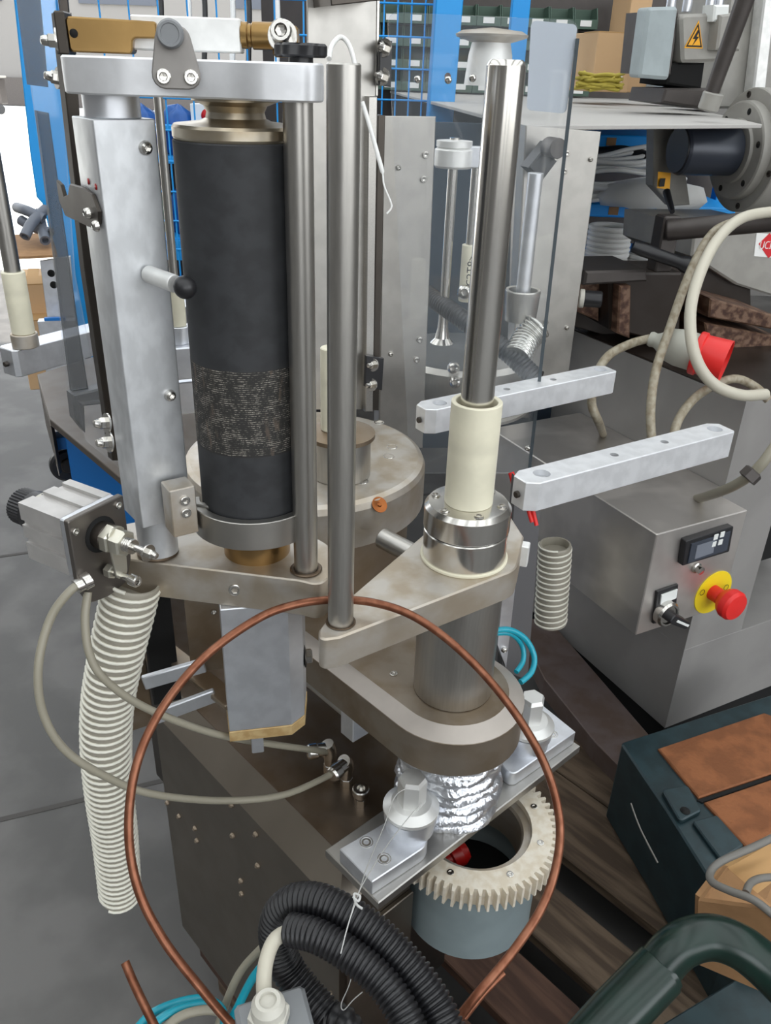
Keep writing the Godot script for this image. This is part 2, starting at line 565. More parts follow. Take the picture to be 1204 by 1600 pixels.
func hex_head(af: float, h: float) -> ArrayMesh:   # hexagon bolt head with a chamfered top
	var key := "h%.4f_%.4f" % [af, h]
	if not screw_cache.has(key):
		var r := af / 2 / cos(PI / 6)
		var st := st_new()
		lathe([Vector2(0, 0), Vector2(r, 0), Vector2(r, h * 0.86), Vector2(r * 0.84, h), Vector2(0, h)], 6, st)
		screw_cache[key] = done(st)
	return screw_cache[key]

func acorn(d: float) -> ArrayMesh:   # washer, hexagon and dome of a cap nut
	var key := "a%.4f" % d
	if not screw_cache.has(key):
		var st := st_new()
		lathe([Vector2(0, 0), Vector2(d * 0.85, 0), Vector2(d * 0.85, d * 0.15), Vector2(0, d * 0.15)], 18, st)
		lathe([Vector2(d * 0.5, d * 0.15), Vector2(d * 0.5, d * 0.62), Vector2(d * 0.36, d * 0.72)], 6, st)
		lathe([Vector2(d * 0.36, d * 0.6), Vector2(d * 0.36, d * 0.9), Vector2(d * 0.28, d * 1.15), Vector2(0, d * 1.27)], 14, st)
		screw_cache[key] = done(st)
	return screw_cache[key]

# ---------------------------------------------------------------- the scene
func _ready() -> void:
	var cam := Camera3D.new()
	cam.name = "camera"
	cam.fov = 63.6107
	cam.near = 0.02
	cam.far = 200.0
	add_child(cam)
	cam.transform = Transform3D(Basis(Vector3(0.9994, 0.03, -0.016), Vector3(-0.034, 0.8816, -0.4707), Vector3(-0, 0.471, 0.8821)), Vector3(0, 1.342, 0))
	cam.current = true

	var env := Environment.new()
	var sky := Sky.new()
	var sm := ProceduralSkyMaterial.new()
	sm.sky_top_color = Color(0.86, 0.88, 0.90)
	sm.sky_horizon_color = Color(0.93, 0.935, 0.94)
	sm.ground_horizon_color = Color(0.80, 0.80, 0.78)
	sm.ground_bottom_color = Color(0.50, 0.50, 0.48)
	sky.sky_material = sm
	env.sky = sky
	env.background_mode = Environment.BG_SKY
	env.ambient_light_source = Environment.AMBIENT_SOURCE_SKY
	env.background_energy_multiplier = 5.2
	env.tonemap_mode = Environment.TONE_MAPPER_LINEAR
	env.tonemap_exposure = 0.92
	env.sdfgi_enabled = true
	env.ssao_enabled = true
	env.ssil_enabled = true
	var we := WorldEnvironment.new()
	we.name = "world_environment"
	we.environment = env
	add_child(we)

	var sun := DirectionalLight3D.new()
	sun.name = "sun"
	sun.light_energy = 2.2
	sun.light_color = Color(1.0, 0.97, 0.92)
	sun.light_angular_distance = 1.0
	sun.shadow_enabled = true
	add_child(sun)
	sun.rotation_degrees = Vector3(-62, 160, 0)

	make_materials()
	build_hall()
	build_machine_base()
	build_column_unit()
	build_glue_unit()
	build_guards()
	build_rear_station()
	build_bars_and_control()
	build_hoses()
	build_mill()
	build_racks()
	build_left_background()
	build_floor_things()

func skylight(at: Vector3, w: float, l: float, energy: float) -> void:
	var t := thing("skylight", "", "", at)
	t.set_meta("kind", "structure")
	part("diffuser_panel", box(w, 0.02, l), "skylight", t)
	var a := AreaLight3D.new()
	a.name = "skylight_lamp"
	a.area_size = Vector2(w, l)
	a.light_energy = energy
	a.light_color = Color(1.0, 0.985, 0.965)
	a.area_range = 30.0
	a.shadow_enabled = true
	t.add_child(a)
	a.position = Vector3(0, -0.03, 0)
	a.rotation_degrees = Vector3(-90, 0, 0)

func build_hall() -> void:
	structure("floor", box(13.0, 0.2, 13.2), "concrete", Vector3(-0.5, -0.1, 0.6))
	structure("ground", box(60.0, 0.2, 60.0), "concrete_out", Vector3(-10, -0.12, -36.0))
	for k in 3:
		structure("floor_joint", prism(pv2([Vector2(-6.0, -0.006), Vector2(5.5, -0.006), Vector2(5.5, 0.006), Vector2(-6.0, 0.006)]), 0.0, 0.0012, 0.0), "joint_dark", [Vector3(-0.606, 0, -1.209), Vector3(0, 0, -2.6), Vector3(0, 0, 1.5)][k], 21.5)
	structure("wall_back", box(6.7, 5.4, 0.2), "wall_paint", Vector3(2.65, 2.7, -6.1))
	structure("wall_back_upper", box(6.3, 1.6, 0.2), "wall_paint", Vector3(-3.85, 4.6, -6.1))
	structure("wall_left", box(0.2, 5.4, 13.4), "wall_paint", Vector3(-7.1, 2.7, 0.6))
	structure("wall_right", box(0.2, 5.4, 6.6), "wall_paint", Vector3(6.1, 2.7, -2.8))
	structure("wall_right_lower", box(0.2, 0.9, 6.8), "wall_paint", Vector3(6.1, 0.45, 3.9))
	structure("wall_right_upper", box(0.2, 0.8, 6.8), "wall_paint", Vector3(6.1, 5.0, 3.9))
	structure("wall_front_lower", box(13.4, 0.9, 0.2), "wall_paint", Vector3(-0.5, 0.45, 7.3))
	structure("wall_front_upper", box(13.4, 0.8, 0.2), "wall_paint", Vector3(-0.5, 5.0, 7.3))
	structure("wall_front_panel", box(6.9, 3.7, 0.2), "wall_paint", Vector3(-3.65, 2.75, 7.3))
	for k in range(2, 5):
		structure("wall_front_pier", box(0.4, 3.7, 0.2), "wall_paint", Vector3(-6.95 + k * 3.2, 2.75, 7.3))
	# roof of slabs with three long skylight strips between them
	var edges := [-7.2, -6.6, -4.9, -4.4, -2.7, -2.2, -0.5, 0.0, 1.7, 2.2, 3.9, 4.4, 5.7, 6.2]
	for k in 7:
		var x0: float = edges[k * 2]
		var x1: float = edges[k * 2 + 1]
		structure("ceiling", box(x1 - x0, 0.2, 13.6), "roof_paint", Vector3((x0 + x1) / 2, 5.5, 0.6))
	for k in 6:
		var wide: float = edges[k * 2 + 2] - edges[k * 2 + 1]
		skylight(Vector3(edges[k * 2 + 1] + wide / 2, 5.5, 0.6), wide, 13.4, 3.2)


# ---------------------------------------------------------------- cabinet under the glue unit, clamp bar, gear drum
func build_machine_base() -> void:
	var t := thing("machine_cabinet", "brown-grey stainless machine cabinet with a folded top edge and small screws in its side", "machine", Vector3(-0.0342, 0.594, -0.5664), 43.0)
	# local axes: x along the front, z out of the front
	
	part("side_panel", prism(pv2([Vector2(0, 0), Vector2(0.012, 0), Vector2(0.012, -0.397), Vector2(0, -0.397)]), -0.4814, -0.03, 0.0012), "side_panel", t)
	var st := st_new()
	quad(st, Vector3(0, -0.03, -0.397), Vector3(0, -0.03, 0.0), Vector3(0.030, 0.0, -0.03), Vector3(0.030, 0.0, -0.397))
	quad(st, Vector3(0, -0.03, 0), Vector3(0.1057, -0.03, 0), Vector3(0.1057, 0, -0.03), Vector3(0.030, 0, -0.03))
	quad(st, Vector3(0.03, 0, -0.397), Vector3(0.03, -0.03, -0.397), Vector3(0, -0.03, -0.397), Vector3(0.0, -0.031, -0.397))
	part("folded_edge", done(st), "side_panel", t)
	
	part("top_plate", prism(pv2([Vector2(0.03, -0.03), Vector2(0.1057, -0.03), Vector2(0.1057, -0.0062), Vector2(0.1507, -0.0762), Vector2(0.2757, -0.0762), Vector2(0.2757, -0.62), Vector2(0.03, -0.62)]), -0.012, 0.0, 0.001), "steel_brown", t)
	part("front_panel", prism(pv2([Vector2(0.001, -0.012), Vector2(0.001, 0), Vector2(0.1057, 0), Vector2(0.1057, -0.012)]), -0.4814, -0.03, 0.001), "side_panel", t)
	part("recess_wall", prism(pv2([Vector2(0.1057, -0.012), Vector2(0.1057, -0.0062), Vector2(0.1507, -0.0762), Vector2(0.2757, -0.0762), Vector2(0.2757, -0.0882), Vector2(0.1457, -0.0882), Vector2(0.0937, -0.0112), Vector2(0.0937, -0.012)]), -0.4814, -0.012, 0.001), "steel_dark", t)
	part("front_flap", prism(pv2([Vector2(0.0557, 0), Vector2(0.1057, 0), Vector2(0.1057, 0.006), Vector2(0.0557, 0.006)]), -0.2, -0.085, 0.001), "side_panel", t)
	part("back_wall", box(0.20, 0.40, 0.012), "steel_dark", t, Vector3(0.11, -0.22, -0.39))
	var dots := [Vector2(-0.3579, -0.1958), Vector2(-0.3119, -0.1801), Vector2(-0.3102, -0.2027), Vector2(-0.2065, -0.0466), Vector2(-0.2095, -0.103), Vector2(-0.1548, -0.0522), Vector2(-0.155, -0.1068), Vector2(-0.1977, -0.1763), Vector2(-0.1986, -0.202), Vector2(-0.3908, -0.1964)]
	for d in dots:
		var s := part("screw", dome_screw(0.008, 0.004), "steel_dusty", t)
		s.transform = Transform3D(Basis(Vector3(0, 1, 0), Vector3(-1, 0, 0), Vector3(0, 0, 1)), Vector3(0, d.y, d.x))
	var fs := [Vector2(-0.0148, -0.1583)]
	for d in fs:
		part("screw", dome_screw(0.009, 0.004), "steel_dusty", t, Vector3(d.x, d.y, 0), Vector3(90, 0, 0))
	# slim rear end of the cabinet, seen past the side panel
	var w := thing("rear_cabinet", "lower grey sheet-metal cabinet half hidden behind the glue unit and white hose", "machine", Vector3(-0.3133, 0.5, -1.1032), 43.0)
	part("body", box(0.30, 0.40, 0.16, 0.002), "steel_dark", w, Vector3(0.10, -0.15, -0.02))

	# clamp bar lying across the front edge, with two clamp blocks
	var b := thing("clamp_bar", "long flat steel clamp bar laid over the cabinet edge above the white gear", "bar", Vector3(0.0063, 0.606, -0.5457), 43.1086)
	
	part("flat_bar", prism(pv2([Vector2(0, 0), Vector2(0.3378, 0), Vector2(0.3378, -0.085), Vector2(0, -0.085)]), -0.012, 0.0, 0.0012), "steel_plate", b)
	var block_y := 0.020
	var lblock := [Vector2(0.0007, -0.0112), Vector2(0.0818, -0.0061), Vector2(0.0947, -0.0549), Vector2(0.0015, -0.0635)]
	part("clamp_block", prism(rounded(lblock, [0.001, 0.02, 0.01, 0.001]), 0.0, block_y, 0.001), "alu", b)
	var rblock := [Vector2(0.2204, -0.0315), Vector2(0.2176, -0.0116), Vector2(0.3343, -0.0076), Vector2(0.3422, -0.067), Vector2(0.2704, -0.0663)]
	part("clamp_block", prism(rounded(rblock, [0.02, 0.02, 0.001, 0.001, 0.01]), 0.0, block_y, 0.001), "alu", b)
	for p in [Vector2(0.028, -0.0513), Vector2(0.0283, -0.0236), Vector2(0.308, -0.024)]:
		part("countersunk_screw", lathe([Vector2(0.0072, 0), Vector2(0.0072, 0.0006), Vector2(0.0064, 0.0006), Vector2(0.006, -0.002), Vector2(0.005, 0.0004), Vector2(0.0032, 0.0004), Vector2(0.003, -0.003), Vector2(0, -0.003)], 18), "chrome", b, Vector3(p.x, block_y, p.y))
	var stack := [Vector2(0.0778, -0.0371), Vector2(0.2725, -0.0355)]
	for i in 2:
		var at := Vector3(stack[i].x, block_y, stack[i].y)
		part("collar", lathe([Vector2(0, 0), Vector2(0.026, 0), Vector2(0.026, 0.014), Vector2(0.0285, 0.015), Vector2(0.0285, 0.024), Vector2(0.024, 0.025), Vector2(0, 0.025)], 36), "alu", b, at)
		part("flange_washer", lathe([Vector2(0, 0), Vector2(0.024, 0), Vector2(0.030, 0.002), Vector2(0.030, 0.006), Vector2(0.0215, 0.0125), Vector2(0.019, 0.013), Vector2(0.0, 0.013)], 36), "bolt_steel", b, at + Vector3(0, 0.025, 0))
		part("hex_bolt", hex_head(0.0265, 0.034), "bolt_steel", b, at + Vector3(0, 0.038, 0), Vector3(0, 12 + i * 20, 0))

	# white toothed ring on a grey drum
	var gr := thing("gear_drum", "white plastic gear ring with long teeth on a grey steel drum below the clamp bar", "gear", Vector3(0.1183, 0.562, -0.6899))
	var poly := PackedVector2Array()
	var teeth := 62
	for i in teeth:
		var a := TAU * i / teeth
		var d := TAU / teeth
		poly.append(Vector2(cos(a), sin(a)) * 0.0905)
		poly.append(Vector2(cos(a + d * 0.38), sin(a + d * 0.38)) * 0.0905)
		poly.append(Vector2(cos(a + d * 0.56), sin(a + d * 0.56)) * 0.0990)
		poly.append(Vector2(cos(a + d * 0.82), sin(a + d * 0.82)) * 0.0990)
	part("toothed_ring", prism(poly, -0.026, 0.0, 0.0, [circle(Vector2.ZERO, 0.067, 48)]), "gear_white", gr)
	part("inner_sleeve", lathe([Vector2(0.0668, -0.05), Vector2(0.0668, -0.008), Vector2(0.058, -0.008), Vector2(0.056, -0.012), Vector2(0.056, -0.06)], 48), "alu_dusty", gr)
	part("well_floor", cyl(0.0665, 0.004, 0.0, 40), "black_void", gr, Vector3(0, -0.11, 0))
	part("drum", lathe([Vector2(0.067, -0.14), Vector2(0.078, -0.14), Vector2(0.0795, -0.138), Vector2(0.0795, -0.026), Vector2(0.067, -0.026)], 56), "grey_paint", gr)
	for a in [20.0, -20.0, 65.0, 115.0, 200.0, 290.0]:
		part("screw", socket_screw(0.008, 0.0012), "chrome", gr, Vector3(cos(deg_to_rad(a)) * 0.078, 0, sin(deg_to_rad(a)) * 0.078))
	var red := single("red_cap_nut", "glossy dark red knob lying inside the dark well of the white gear", "knob", lathe([Vector2(0, 0), Vector2(0.013, 0), Vector2(0.014, 0.01), Vector2(0.011, 0.012), Vector2(0.011, 0.022), Vector2(0.0145, 0.024), Vector2(0.0145, 0.036), Vector2(0.010, 0.044), Vector2(0, 0.046)], 20), "red_dark")
	aim(red, Vector3(0.0733, 0.507, -0.6699), Vector3(0.8, 0.25, -0.35))
	# aluminised flexible sleeve under the oval housing
	var prof := []
	var folds := 6
	for i in folds * 4 + 1:
		var y := 0.085 * i / (folds * 4)
		prof.append(Vector2(0.0570 + 0.0035 * sin(i * PI / 2.0) + 0.0012 * sin(i * 1.7), y))
	var fm := lathe(prof, 40)
	single("foil_bellows", "crumpled silver foil sleeve between the oval housing and the clamp bar", "sleeve", crumple(fm, 0.004), "foil", Vector3(0.0822, 0.606, -0.6913))
	# push-in air fittings standing on the cabinet top
	fitting_elbow(Vector3(-0.0567, 0.594, -0.7325), Vector3(-0.0678, 0.62, -0.7289), "chrome elbow air fitting on the cabinet top, rear one of two")
	fitting_elbow(Vector3(-0.0353, 0.594, -0.7111), Vector3(-0.0512, 0.62, -0.6895), "chrome elbow air fitting on the cabinet top, nearer the front")
	var f := thing("air_fitting", "straight chrome air fitting with an open socket, standing alone on the cabinet top", "fitting", Vector3(-0.0173, 0.594, -0.6818))
	f.scale = Vector3.ONE * 1.25
	part("hex_base", hex_head(0.0105, 0.011), "chrome", f)
	part("push_collar", lathe([Vector2(0, 0), Vector2(0.0072, 0), Vector2(0.0078, 0.001), Vector2(0.0078, 0.007), Vector2(0.007, 0.008), Vector2(0.004, 0.008), Vector2(0.0035, 0.004), Vector2(0, 0.004)], 20), "chrome", f, Vector3(0, 0.013, 0))
	part("neck", cyl(0.0058, 0.005, 0.0, 16), "chrome", f, Vector3(0, 0.0095, 0))

func crumple(m: ArrayMesh, by: float) -> ArrayMesh:   # push the points of a mesh about with noise
	var n := FastNoiseLite.new()
	n.seed = 4
	n.frequency = 28.0
	var a := m.surface_get_arrays(0)
	var v: PackedVector3Array = a[Mesh.ARRAY_VERTEX]
	var st := st_new()
	for i in v.size():
		var p := v[i]
		var d := n.get_noise_3d(p.x, p.y * 2.5, p.z) * by * 2.0
		var out := Vector3(p.x, 0, p.z).normalized()
		st.set_smooth_group(1)
		st.add_vertex(p + out * d + Vector3(0, n.get_noise_3d(p.z, p.x + 3.0, p.y) * by, 0))
	return done(st)

func fitting_elbow(at: Vector3, towards: Vector3, label: String) -> void:
	var f := thing("elbow_fitting", label, "fitting", at)
	f.scale = Vector3.ONE * 1.3
	part("hex_base", hex_head(0.010, 0.010), "chrome", f)
	part("neck", cyl(0.0052, 0.014, 0.0005, 16), "chrome", f, Vector3(0, 0.009, 0))
	part("elbow", tube([Vector3(0, 0.018, 0), Vector3(0, 0.026, 0), (towards - at).normalized() * 0.006 + Vector3(0, 0.028, 0)], 0.0062, 14), "chrome", f)
	var d := (towards - at) * Vector3(1, 0, 1)
	var c := part("push_collar", lathe([Vector2(0, 0), Vector2(0.0062, 0), Vector2(0.0062, 0.007), Vector2(0.0072, 0.008), Vector2(0.0072, 0.015), Vector2(0.006, 0.017), Vector2(0, 0.017)], 18), "chrome", f)
	c.transform = Transform3D(Basis(d.normalized().cross(Vector3.UP).normalized(), d.normalized(), Vector3.UP), Vector3(0, 0.028, 0) + d.normalized() * 0.004)


# ---------------------------------------------------------------- oval housing, column, arm plate and shaft
func build_column_unit() -> void:
	var t := thing("oval_housing", "brown-grey oval gear housing with a pale rim around the steel column", "housing", Vector3(0.0776, 0.712, -0.6914), 43.0)
	# local z points at the viewer's right foot (M2); the housing runs back along -z
	var oval := []
	var inner := []
	for i in 25:
		var a := PI * i / 24.0
		oval.append(Vector2(cos(a), sin(a)) * 0.0775)
		inner.append(Vector2(cos(a), sin(a)) * 0.0605)
	for v in [Vector2(-0.0775, -0.25), Vector2(0.0775, -0.25)]:
		oval.append(v)
	for v in [Vector2(-0.0605, -0.25), Vector2(0.0605, -0.25)]:
		inner.append(v)
	part("body", prism(pv2(oval), 0.0, 0.044, 0.001), "housing_cast", t)
	var st := st_new()
	for i in oval.size():
		var j := (i + 1) % oval.size()
		quad(st, Vector3(oval[j].x, 0.044, oval[j].y), Vector3(oval[i].x, 0.044, oval[i].y), Vector3(inner[i].x, 0.053, inner[i].y), Vector3(inner[j].x, 0.053, inner[j].y), 1)
	part("pale_rim", done(st), "housing_bevel", t)
	part("cover_plate", prism(pv2(inner), 0.045, 0.053, 0.0), "housing_cast", t)
	for p in [Vector2(-0.035, -0.055), Vector2(-0.015, -0.10)]:
		part("socket_screw", socket_screw(0.009, 0.002), "chrome", t, Vector3(p.x, 0.053, p.y))
	part("support_lug", box(0.026, 0.036, 0.022), "alu", t, Vector3(-0.062, -0.018, -0.085))
	part("lug_screw", socket_screw(0.007, 0.004), "chrome", t, Vector3(-0.052, -0.012, -0.073), Vector3(90, 0, 0))
	var tr := part("tie_rod", cyl(0.006, 0.14, 0.0005, 14), "steel", t)
	tr.transform = Transform3D(Basis(Vector3(1, 0, 0), Vector3(0, 0, -1), Vector3(0, 1, 0)), Vector3(-0.066, -0.012, -0.09))
	# column and arm plate
	var c := thing("column_arm", "cast aluminium arm plate on a thick steel column, carrying the flanged hub", "arm", Vector3(0.0776, 0.765, -0.6914))
	part("column", cyl(0.0415, 0.1307, 0.001, 48), "steel", c)
	
	var plan := [Vector2(-0.1304, 0.1297), Vector2(-0.1201, 0.1012), Vector2(-0.0425, -0.0322), Vector2(-0.0105, -0.0894), Vector2(0.0526, -0.1013), Vector2(0.0642, -0.0421), Vector2(0.0553, -0.0036), Vector2(0.0483, 0.0227), Vector2(-0.1122, 0.1384), Vector2(-0.1282, 0.1428)]
	part("arm_plate", prism(rounded(plan, [0.012, 0.012, 0.02, 0.02, 0.02, 0.002, 0.006, 0.03, 0.010, 0.012]), 0.1307, 0.1627, 0.0015), "alu_dusty", c)
	part("end_lug", box(0.018, 0.024, 0.012), "alu_white", c, Vector3(0.0602, 0.1487, -0.0314), Vector3(0, -15, 0))
	var h := thing("flanged_hub", "turned steel hub in two tiers with recessed screws, on the arm plate", "hub", Vector3(0.0776, 0.9277, -0.6914))
	part("seal_lip", cyl(0.0425, 0.003, 0.0005, 48), "cream", h)
	part("lower_tier", lathe([Vector2(0, 0), Vector2(0.0405, 0), Vector2(0.0405, 0.029), Vector2(0.0395, 0.030), Vector2(0, 0.030)], 56), "polished", h, Vector3(0, 0.002, 0))
	part("upper_tier", lathe([Vector2(0, 0), Vector2(0.040, 0), Vector2(0.0412, 0.0012), Vector2(0.0412, 0.022), Vector2(0.0375, 0.0265), Vector2(0.034, 0.027), Vector2(0, 0.027)], 56), "polished", h, Vector3(0, 0.033, 0))
	for k in 6:
		var a := TAU * (k + 0.28) / 6
		part("recessed_screw", lathe([Vector2(0.0048, 0.0002), Vector2(0.0044, -0.0), Vector2(0.0042, 0.0016), Vector2(0.0026, 0.0016), Vector2(0.0024, -0.002), Vector2(0, -0.002)], 14), "chrome", h, Vector3(cos(a) * 0.032, 0.060, sin(a) * 0.032))
	var wt := single("plastic_tube", "short cream plastic tube standing on the hub around the steel shaft", "tube", ring(0.0185, 0.0228, 0.0996, 0.0006, 48), "cream", Vector3(0.0776, 0.9877, -0.6914))
	var sh := thing("steel_shaft", "thick bright steel shaft rising from the cream tube, tallest rod at centre right", "shaft", Vector3(0.0776, 0.9887, -0.6914))
	part("rod", lathe([Vector2(0, 0), Vector2(0.0146, 0), Vector2(0.0146, 0.3593), Vector2(0.0132, 0.3621), Vector2(0.0118, 0.3633), Vector2(0, 0.3633)], 48), "polished", sh)
	var rod := thing("guide_rod", "brushed steel guide rod on the narrow end of the arm plate, nearest the viewer", "rod", Vector3(-0.0349, 0.9277, -0.5746))
	part("rod", lathe([Vector2(0, 0), Vector2(0.0108, 0), Vector2(0.0108, 0.4169), Vector2(0.0098, 0.4179), Vector2(0, 0.4179)], 40), "steel", rod)
	part("foot_groove", ring(0.0109, 0.0128, 0.0008, 0.0002), "steel_brown", rod, Vector3(0, 0.0003, 0))


# ---------------------------------------------------------------- glue unit: lower arm, box column, rod, upper arm and its levers
func build_glue_unit() -> void:
	var hl := 0.9504
	var t := thing("roller_carrier", "thick dusty aluminium lower arm carrying the box column and black roller", "arm", Vector3(-0.2078, 0.9504, -0.6429))
	var plan := [Vector2(-0.0506, 0.0112), Vector2(0.1356, 0.0408), Vector2(0.1539, 0.0477), Vector2(0.1668, 0.0189), Vector2(0.155, -0.0231), Vector2(0.113, -0.0637), Vector2(0.0162, -0.0767), Vector2(-0.0477, -0.046)]
	part("arm_plate", prism(rounded(plan, [0.002, 0.0, 0.012, 0.02, 0.02, 0.03, 0.03, 0.01]), -0.037, 0.0, 0.0012), "alu_dusty", t)
	part("face_screw", socket_screw(0.0115, 0.003), "chrome", t, Vector3(0.0765, -0.0183, 0.0297), Vector3(90, 9, 0))
	part("bronze_bush", lathe([Vector2(0, 0), Vector2(0.030, 0), Vector2(0.030, 0.016), Vector2(0.0285, 0.0165), Vector2(0.0285, 0.018), Vector2(0.030, 0.0185), Vector2(0.030, 0.034), Vector2(0, 0.034)], 40), "bronze", t, Vector3(0.0912, 0, -0.0095))
	# curved scraper strap round the foot of the roller
	var arc := PackedVector2Array()
	var back := PackedVector2Array()
	for i in 19:
		var a := deg_to_rad(170.0 - i * 8.5)
		arc.append(Vector2(cos(a), sin(a)) * 0.0555)
		back.append(Vector2(cos(a), sin(a)) * 0.0475)
	back.reverse()
	arc.append_array(back)
	part("scraper_strap", prism(arc, 0.0, 0.026, 0.0006), "steel_plate", t, Vector3(0.0912, 0.031, -0.0095))
	part("scraper_tail", box(0.035, 0.024, 0.006), "steel_plate", t, Vector3(0.0505, 0.0469, 0.0158), Vector3(0, -15, 0))
	var blk := part("clamp_block", box(0.022, 0.044, 0.022, 0.0008), "alu_dusty", t, Vector3(0.0337, 0.0607, 0.0265), Vector3(0, 33, 0))
	for k in 2:
		part("clamp_screw", socket_screw(0.0085, 0.0025), "chrome", blk, Vector3(0.001, 0.011 - k * 0.0115, 0.011), Vector3(90, 0, 0))
	# octagonal box hanging below the arm
	var h := thing("hanging_box", "upright aluminium box with chamfered corners hanging below the lower arm, rust line at its foot", "box", Vector3(-0.1148, 0.8322, -0.6314), 12.0)
	var oct := [Vector2(-0.036, -0.02), Vector2(-0.034, 0.018), Vector2(0.026, 0.018), Vector2(0.040, 0.006), Vector2(0.046, -0.03), Vector2(0.030, -0.045), Vector2(-0.026, -0.045)]
	part("body", prism(pv2(oct), -0.063, 0.0812, 0.0008), "alu", h)
	part("foot_band", prism(inset_out(pv2(oct), 0.0006), -0.0756, -0.063, 0.0006), "rust_line", h)
	part("side_screw", hex_head(0.013, 0.007), "chrome", h, Vector3(0.0432, 0.0, -0.008), Vector3(0, 0, -90))
	part("side_washer", cyl(0.011, 0.0014, 0.0003, 18), "steel_dark", h, Vector3(0.0424, 0.0, -0.008), Vector3(0, 0, -90))
	part("foot_tab", box(0.012, 0.03, 0.004), "alu", h, Vector3(-0.008, -0.0841, 0.012))
	# sheet wall and linkage bars behind the hanging box
	var s := thing("bearing_bracket", "brown steel bracket plates behind the hanging box, with two flat link bars", "bracket", Vector3(-0.1742, 0.8213, -0.6833), 12.0)
	part("wall_plate", prism(pv2([Vector2(-0.04, -0.004), Vector2(0.04, -0.004), Vector2(0.04, 0.004), Vector2(-0.04, 0.004)]), -0.06, 0.06, 0.001), "steel_dusty", s, Vector3(0.015, 0.0, -0.03))
	part("wall_screw", dome_screw(0.007, 0.003), "chrome", s, Vector3(0.004, 0.017, -0.026), Vector3(90, 0, 0))
	part("slotted_plate", box(0.022, 0.006, 0.16), "steel_dusty", s, Vector3(-0.02, -0.0556, -0.0184), Vector3(-8, 30, 0))
	part("link_bar", box(0.062, 0.016, 0.006), "alu", s, Vector3(-0.0383, -0.0205, 0.023), Vector3(0, 5, 10))
	part("link_bar", box(0.066, 0.016, 0.006), "alu", s, Vector3(-0.0307, -0.0572, 0.0305), Vector3(0, 5, 15))
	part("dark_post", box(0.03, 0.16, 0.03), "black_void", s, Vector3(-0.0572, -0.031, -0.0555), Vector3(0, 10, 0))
	part("grey_post", box(0.03, 0.20, 0.02), "steel_dusty", s, Vector3(-0.0925, -0.0575, -0.0654), Vector3(0, 20, 0))
	# box column with its round ends, hook and handle
	var c := thing("box_column", "scratched square aluminium box column with round ends, left of the black roller", "column", Vector3(-0.2018, 0.9504, -0.6429), 38.0)
	part("foot_collar", cyl(0.0185, 0.003, 0.001, 36), "steel_brown", c, Vector3(-0.004, 0, 0))
	part("round_foot", lathe([Vector2(0, 0), Vector2(0.0175, 0), Vector2(0.0175, 0.045), Vector2(0, 0.045)], 40), "alu_scratched", c, Vector3(-0.003, 0.002, 0))
	part("box_tube", prism(rounded([Vector2(-0.0225, -0.021), Vector2(0.0225, -0.021), Vector2(0.0225, 0.021), Vector2(-0.0225, 0.021)], 0.0015, 3), 0.0403, 0.3569, 0.0006), "alu_scratched", c)
	part("round_top", cyl(0.0195, 0.0147, 0.0005, 40), "alu", c, Vector3(0, 0.3569, 0))
	for y in [0.3385, 0.1538]:
		part("face_screw", dome_screw(0.010, 0.0045), "chrome", c, Vector3(0.013, y, 0.0212), Vector3(90, 0, 0))
	for q in [Vector2(0.004, 0.0), Vector2(-0.010, 0.002)]:
		part("red_hole", cyl(0.0022, 0.0004, 0.0, 12), "red_dark", c, Vector3(-0.0226, 0.3133 + q.y, q.x + 0.008), Vector3(0, 0, 90))
	var hook_pts := [Vector2(-0.0663, 0.3097), Vector2(-0.0569, 0.3074), Vector2(-0.0531, 0.2995), Vector2(-0.0435, 0.3016), Vector2(-0.0355, 0.3102), Vector2(-0.0078, 0.311), Vector2(0.0105, 0.3084), Vector2(0.0192, 0.2978), Vector2(0.0159, 0.2887), Vector2(0.0039, 0.2838), Vector2(-0.012, 0.2838), Vector2(-0.0569, 0.2845), Vector2(-0.0671, 0.2951)]
	var hook := part("hook_plate", prism(pv2(hook_pts), 0.0, 0.003, 0.0006), "steel_dark", c)
	hook.transform = Transform3D(Basis(Vector3(0, 0, 1), Vector3(-1, 0, 0), Vector3(0, 1, 0)), Vector3(-0.0228, 0, 0))
	for p in [Vector2(0.000, 0.2943), Vector2(0.0145, 0.2875)]:
		part("hook_screw", dome_screw(0.0085, 0.004), "chrome", hook, Vector3(p.x, 0.003, p.y))
	var hd := part("handle_stem", cyl(0.0065, 0.034, 0.0005, 20), "alu_white", c, Vector3(0.01, 0.2478, 0.0205))
	aim(hd, Vector3(-0.1838, 1.2022, -0.6283), Vector3(0.0339, -0.0018, 0.031))
	var bk := part("handle_ball", ball(0.0083), "black_plastic", c)
	aim(bk, Vector3(-0.1489, 1.201, -0.5952), Vector3.UP)
	# plain rod at the right of the roller
	var r := thing("tie_rod", "brushed steel rod between the two arms, close to the right of the black roller", "rod", Vector3(-0.0685, 0.9504, -0.62))
	part("rod", lathe([Vector2(0, 0), Vector2(0.0104, 0), Vector2(0.0104, 0.3716), Vector2(0, 0.3716)], 40), "steel", r)
	part("foot_ring", ring(0.0104, 0.0142, 0.0022, 0.0008), "steel_brown", r)
	var tr := thing("thin_rod", "thin steel rod beside the box column, behind the triangular plate", "rod", Vector3(-0.2205, 1.1158, -0.8405))
	part("rod", cyl(0.0042, 0.2153, 0.0004, 16), "steel", tr)
	part("white_sleeve", cyl(0.0085, 0.045, 0.0006, 20), "cream", tr, Vector3(0, -0.012, 0))
	part("foot_collar", cyl(0.0115, 0.018, 0.0006, 20), "alu", tr, Vector3(0, -0.030, 0))
	# roller
	var ro := thing("glue_roller", "large black rubber-covered roller with dull steel ends and a worn band", "roller", Vector3(-0.1166, 0.9844, -0.6524))
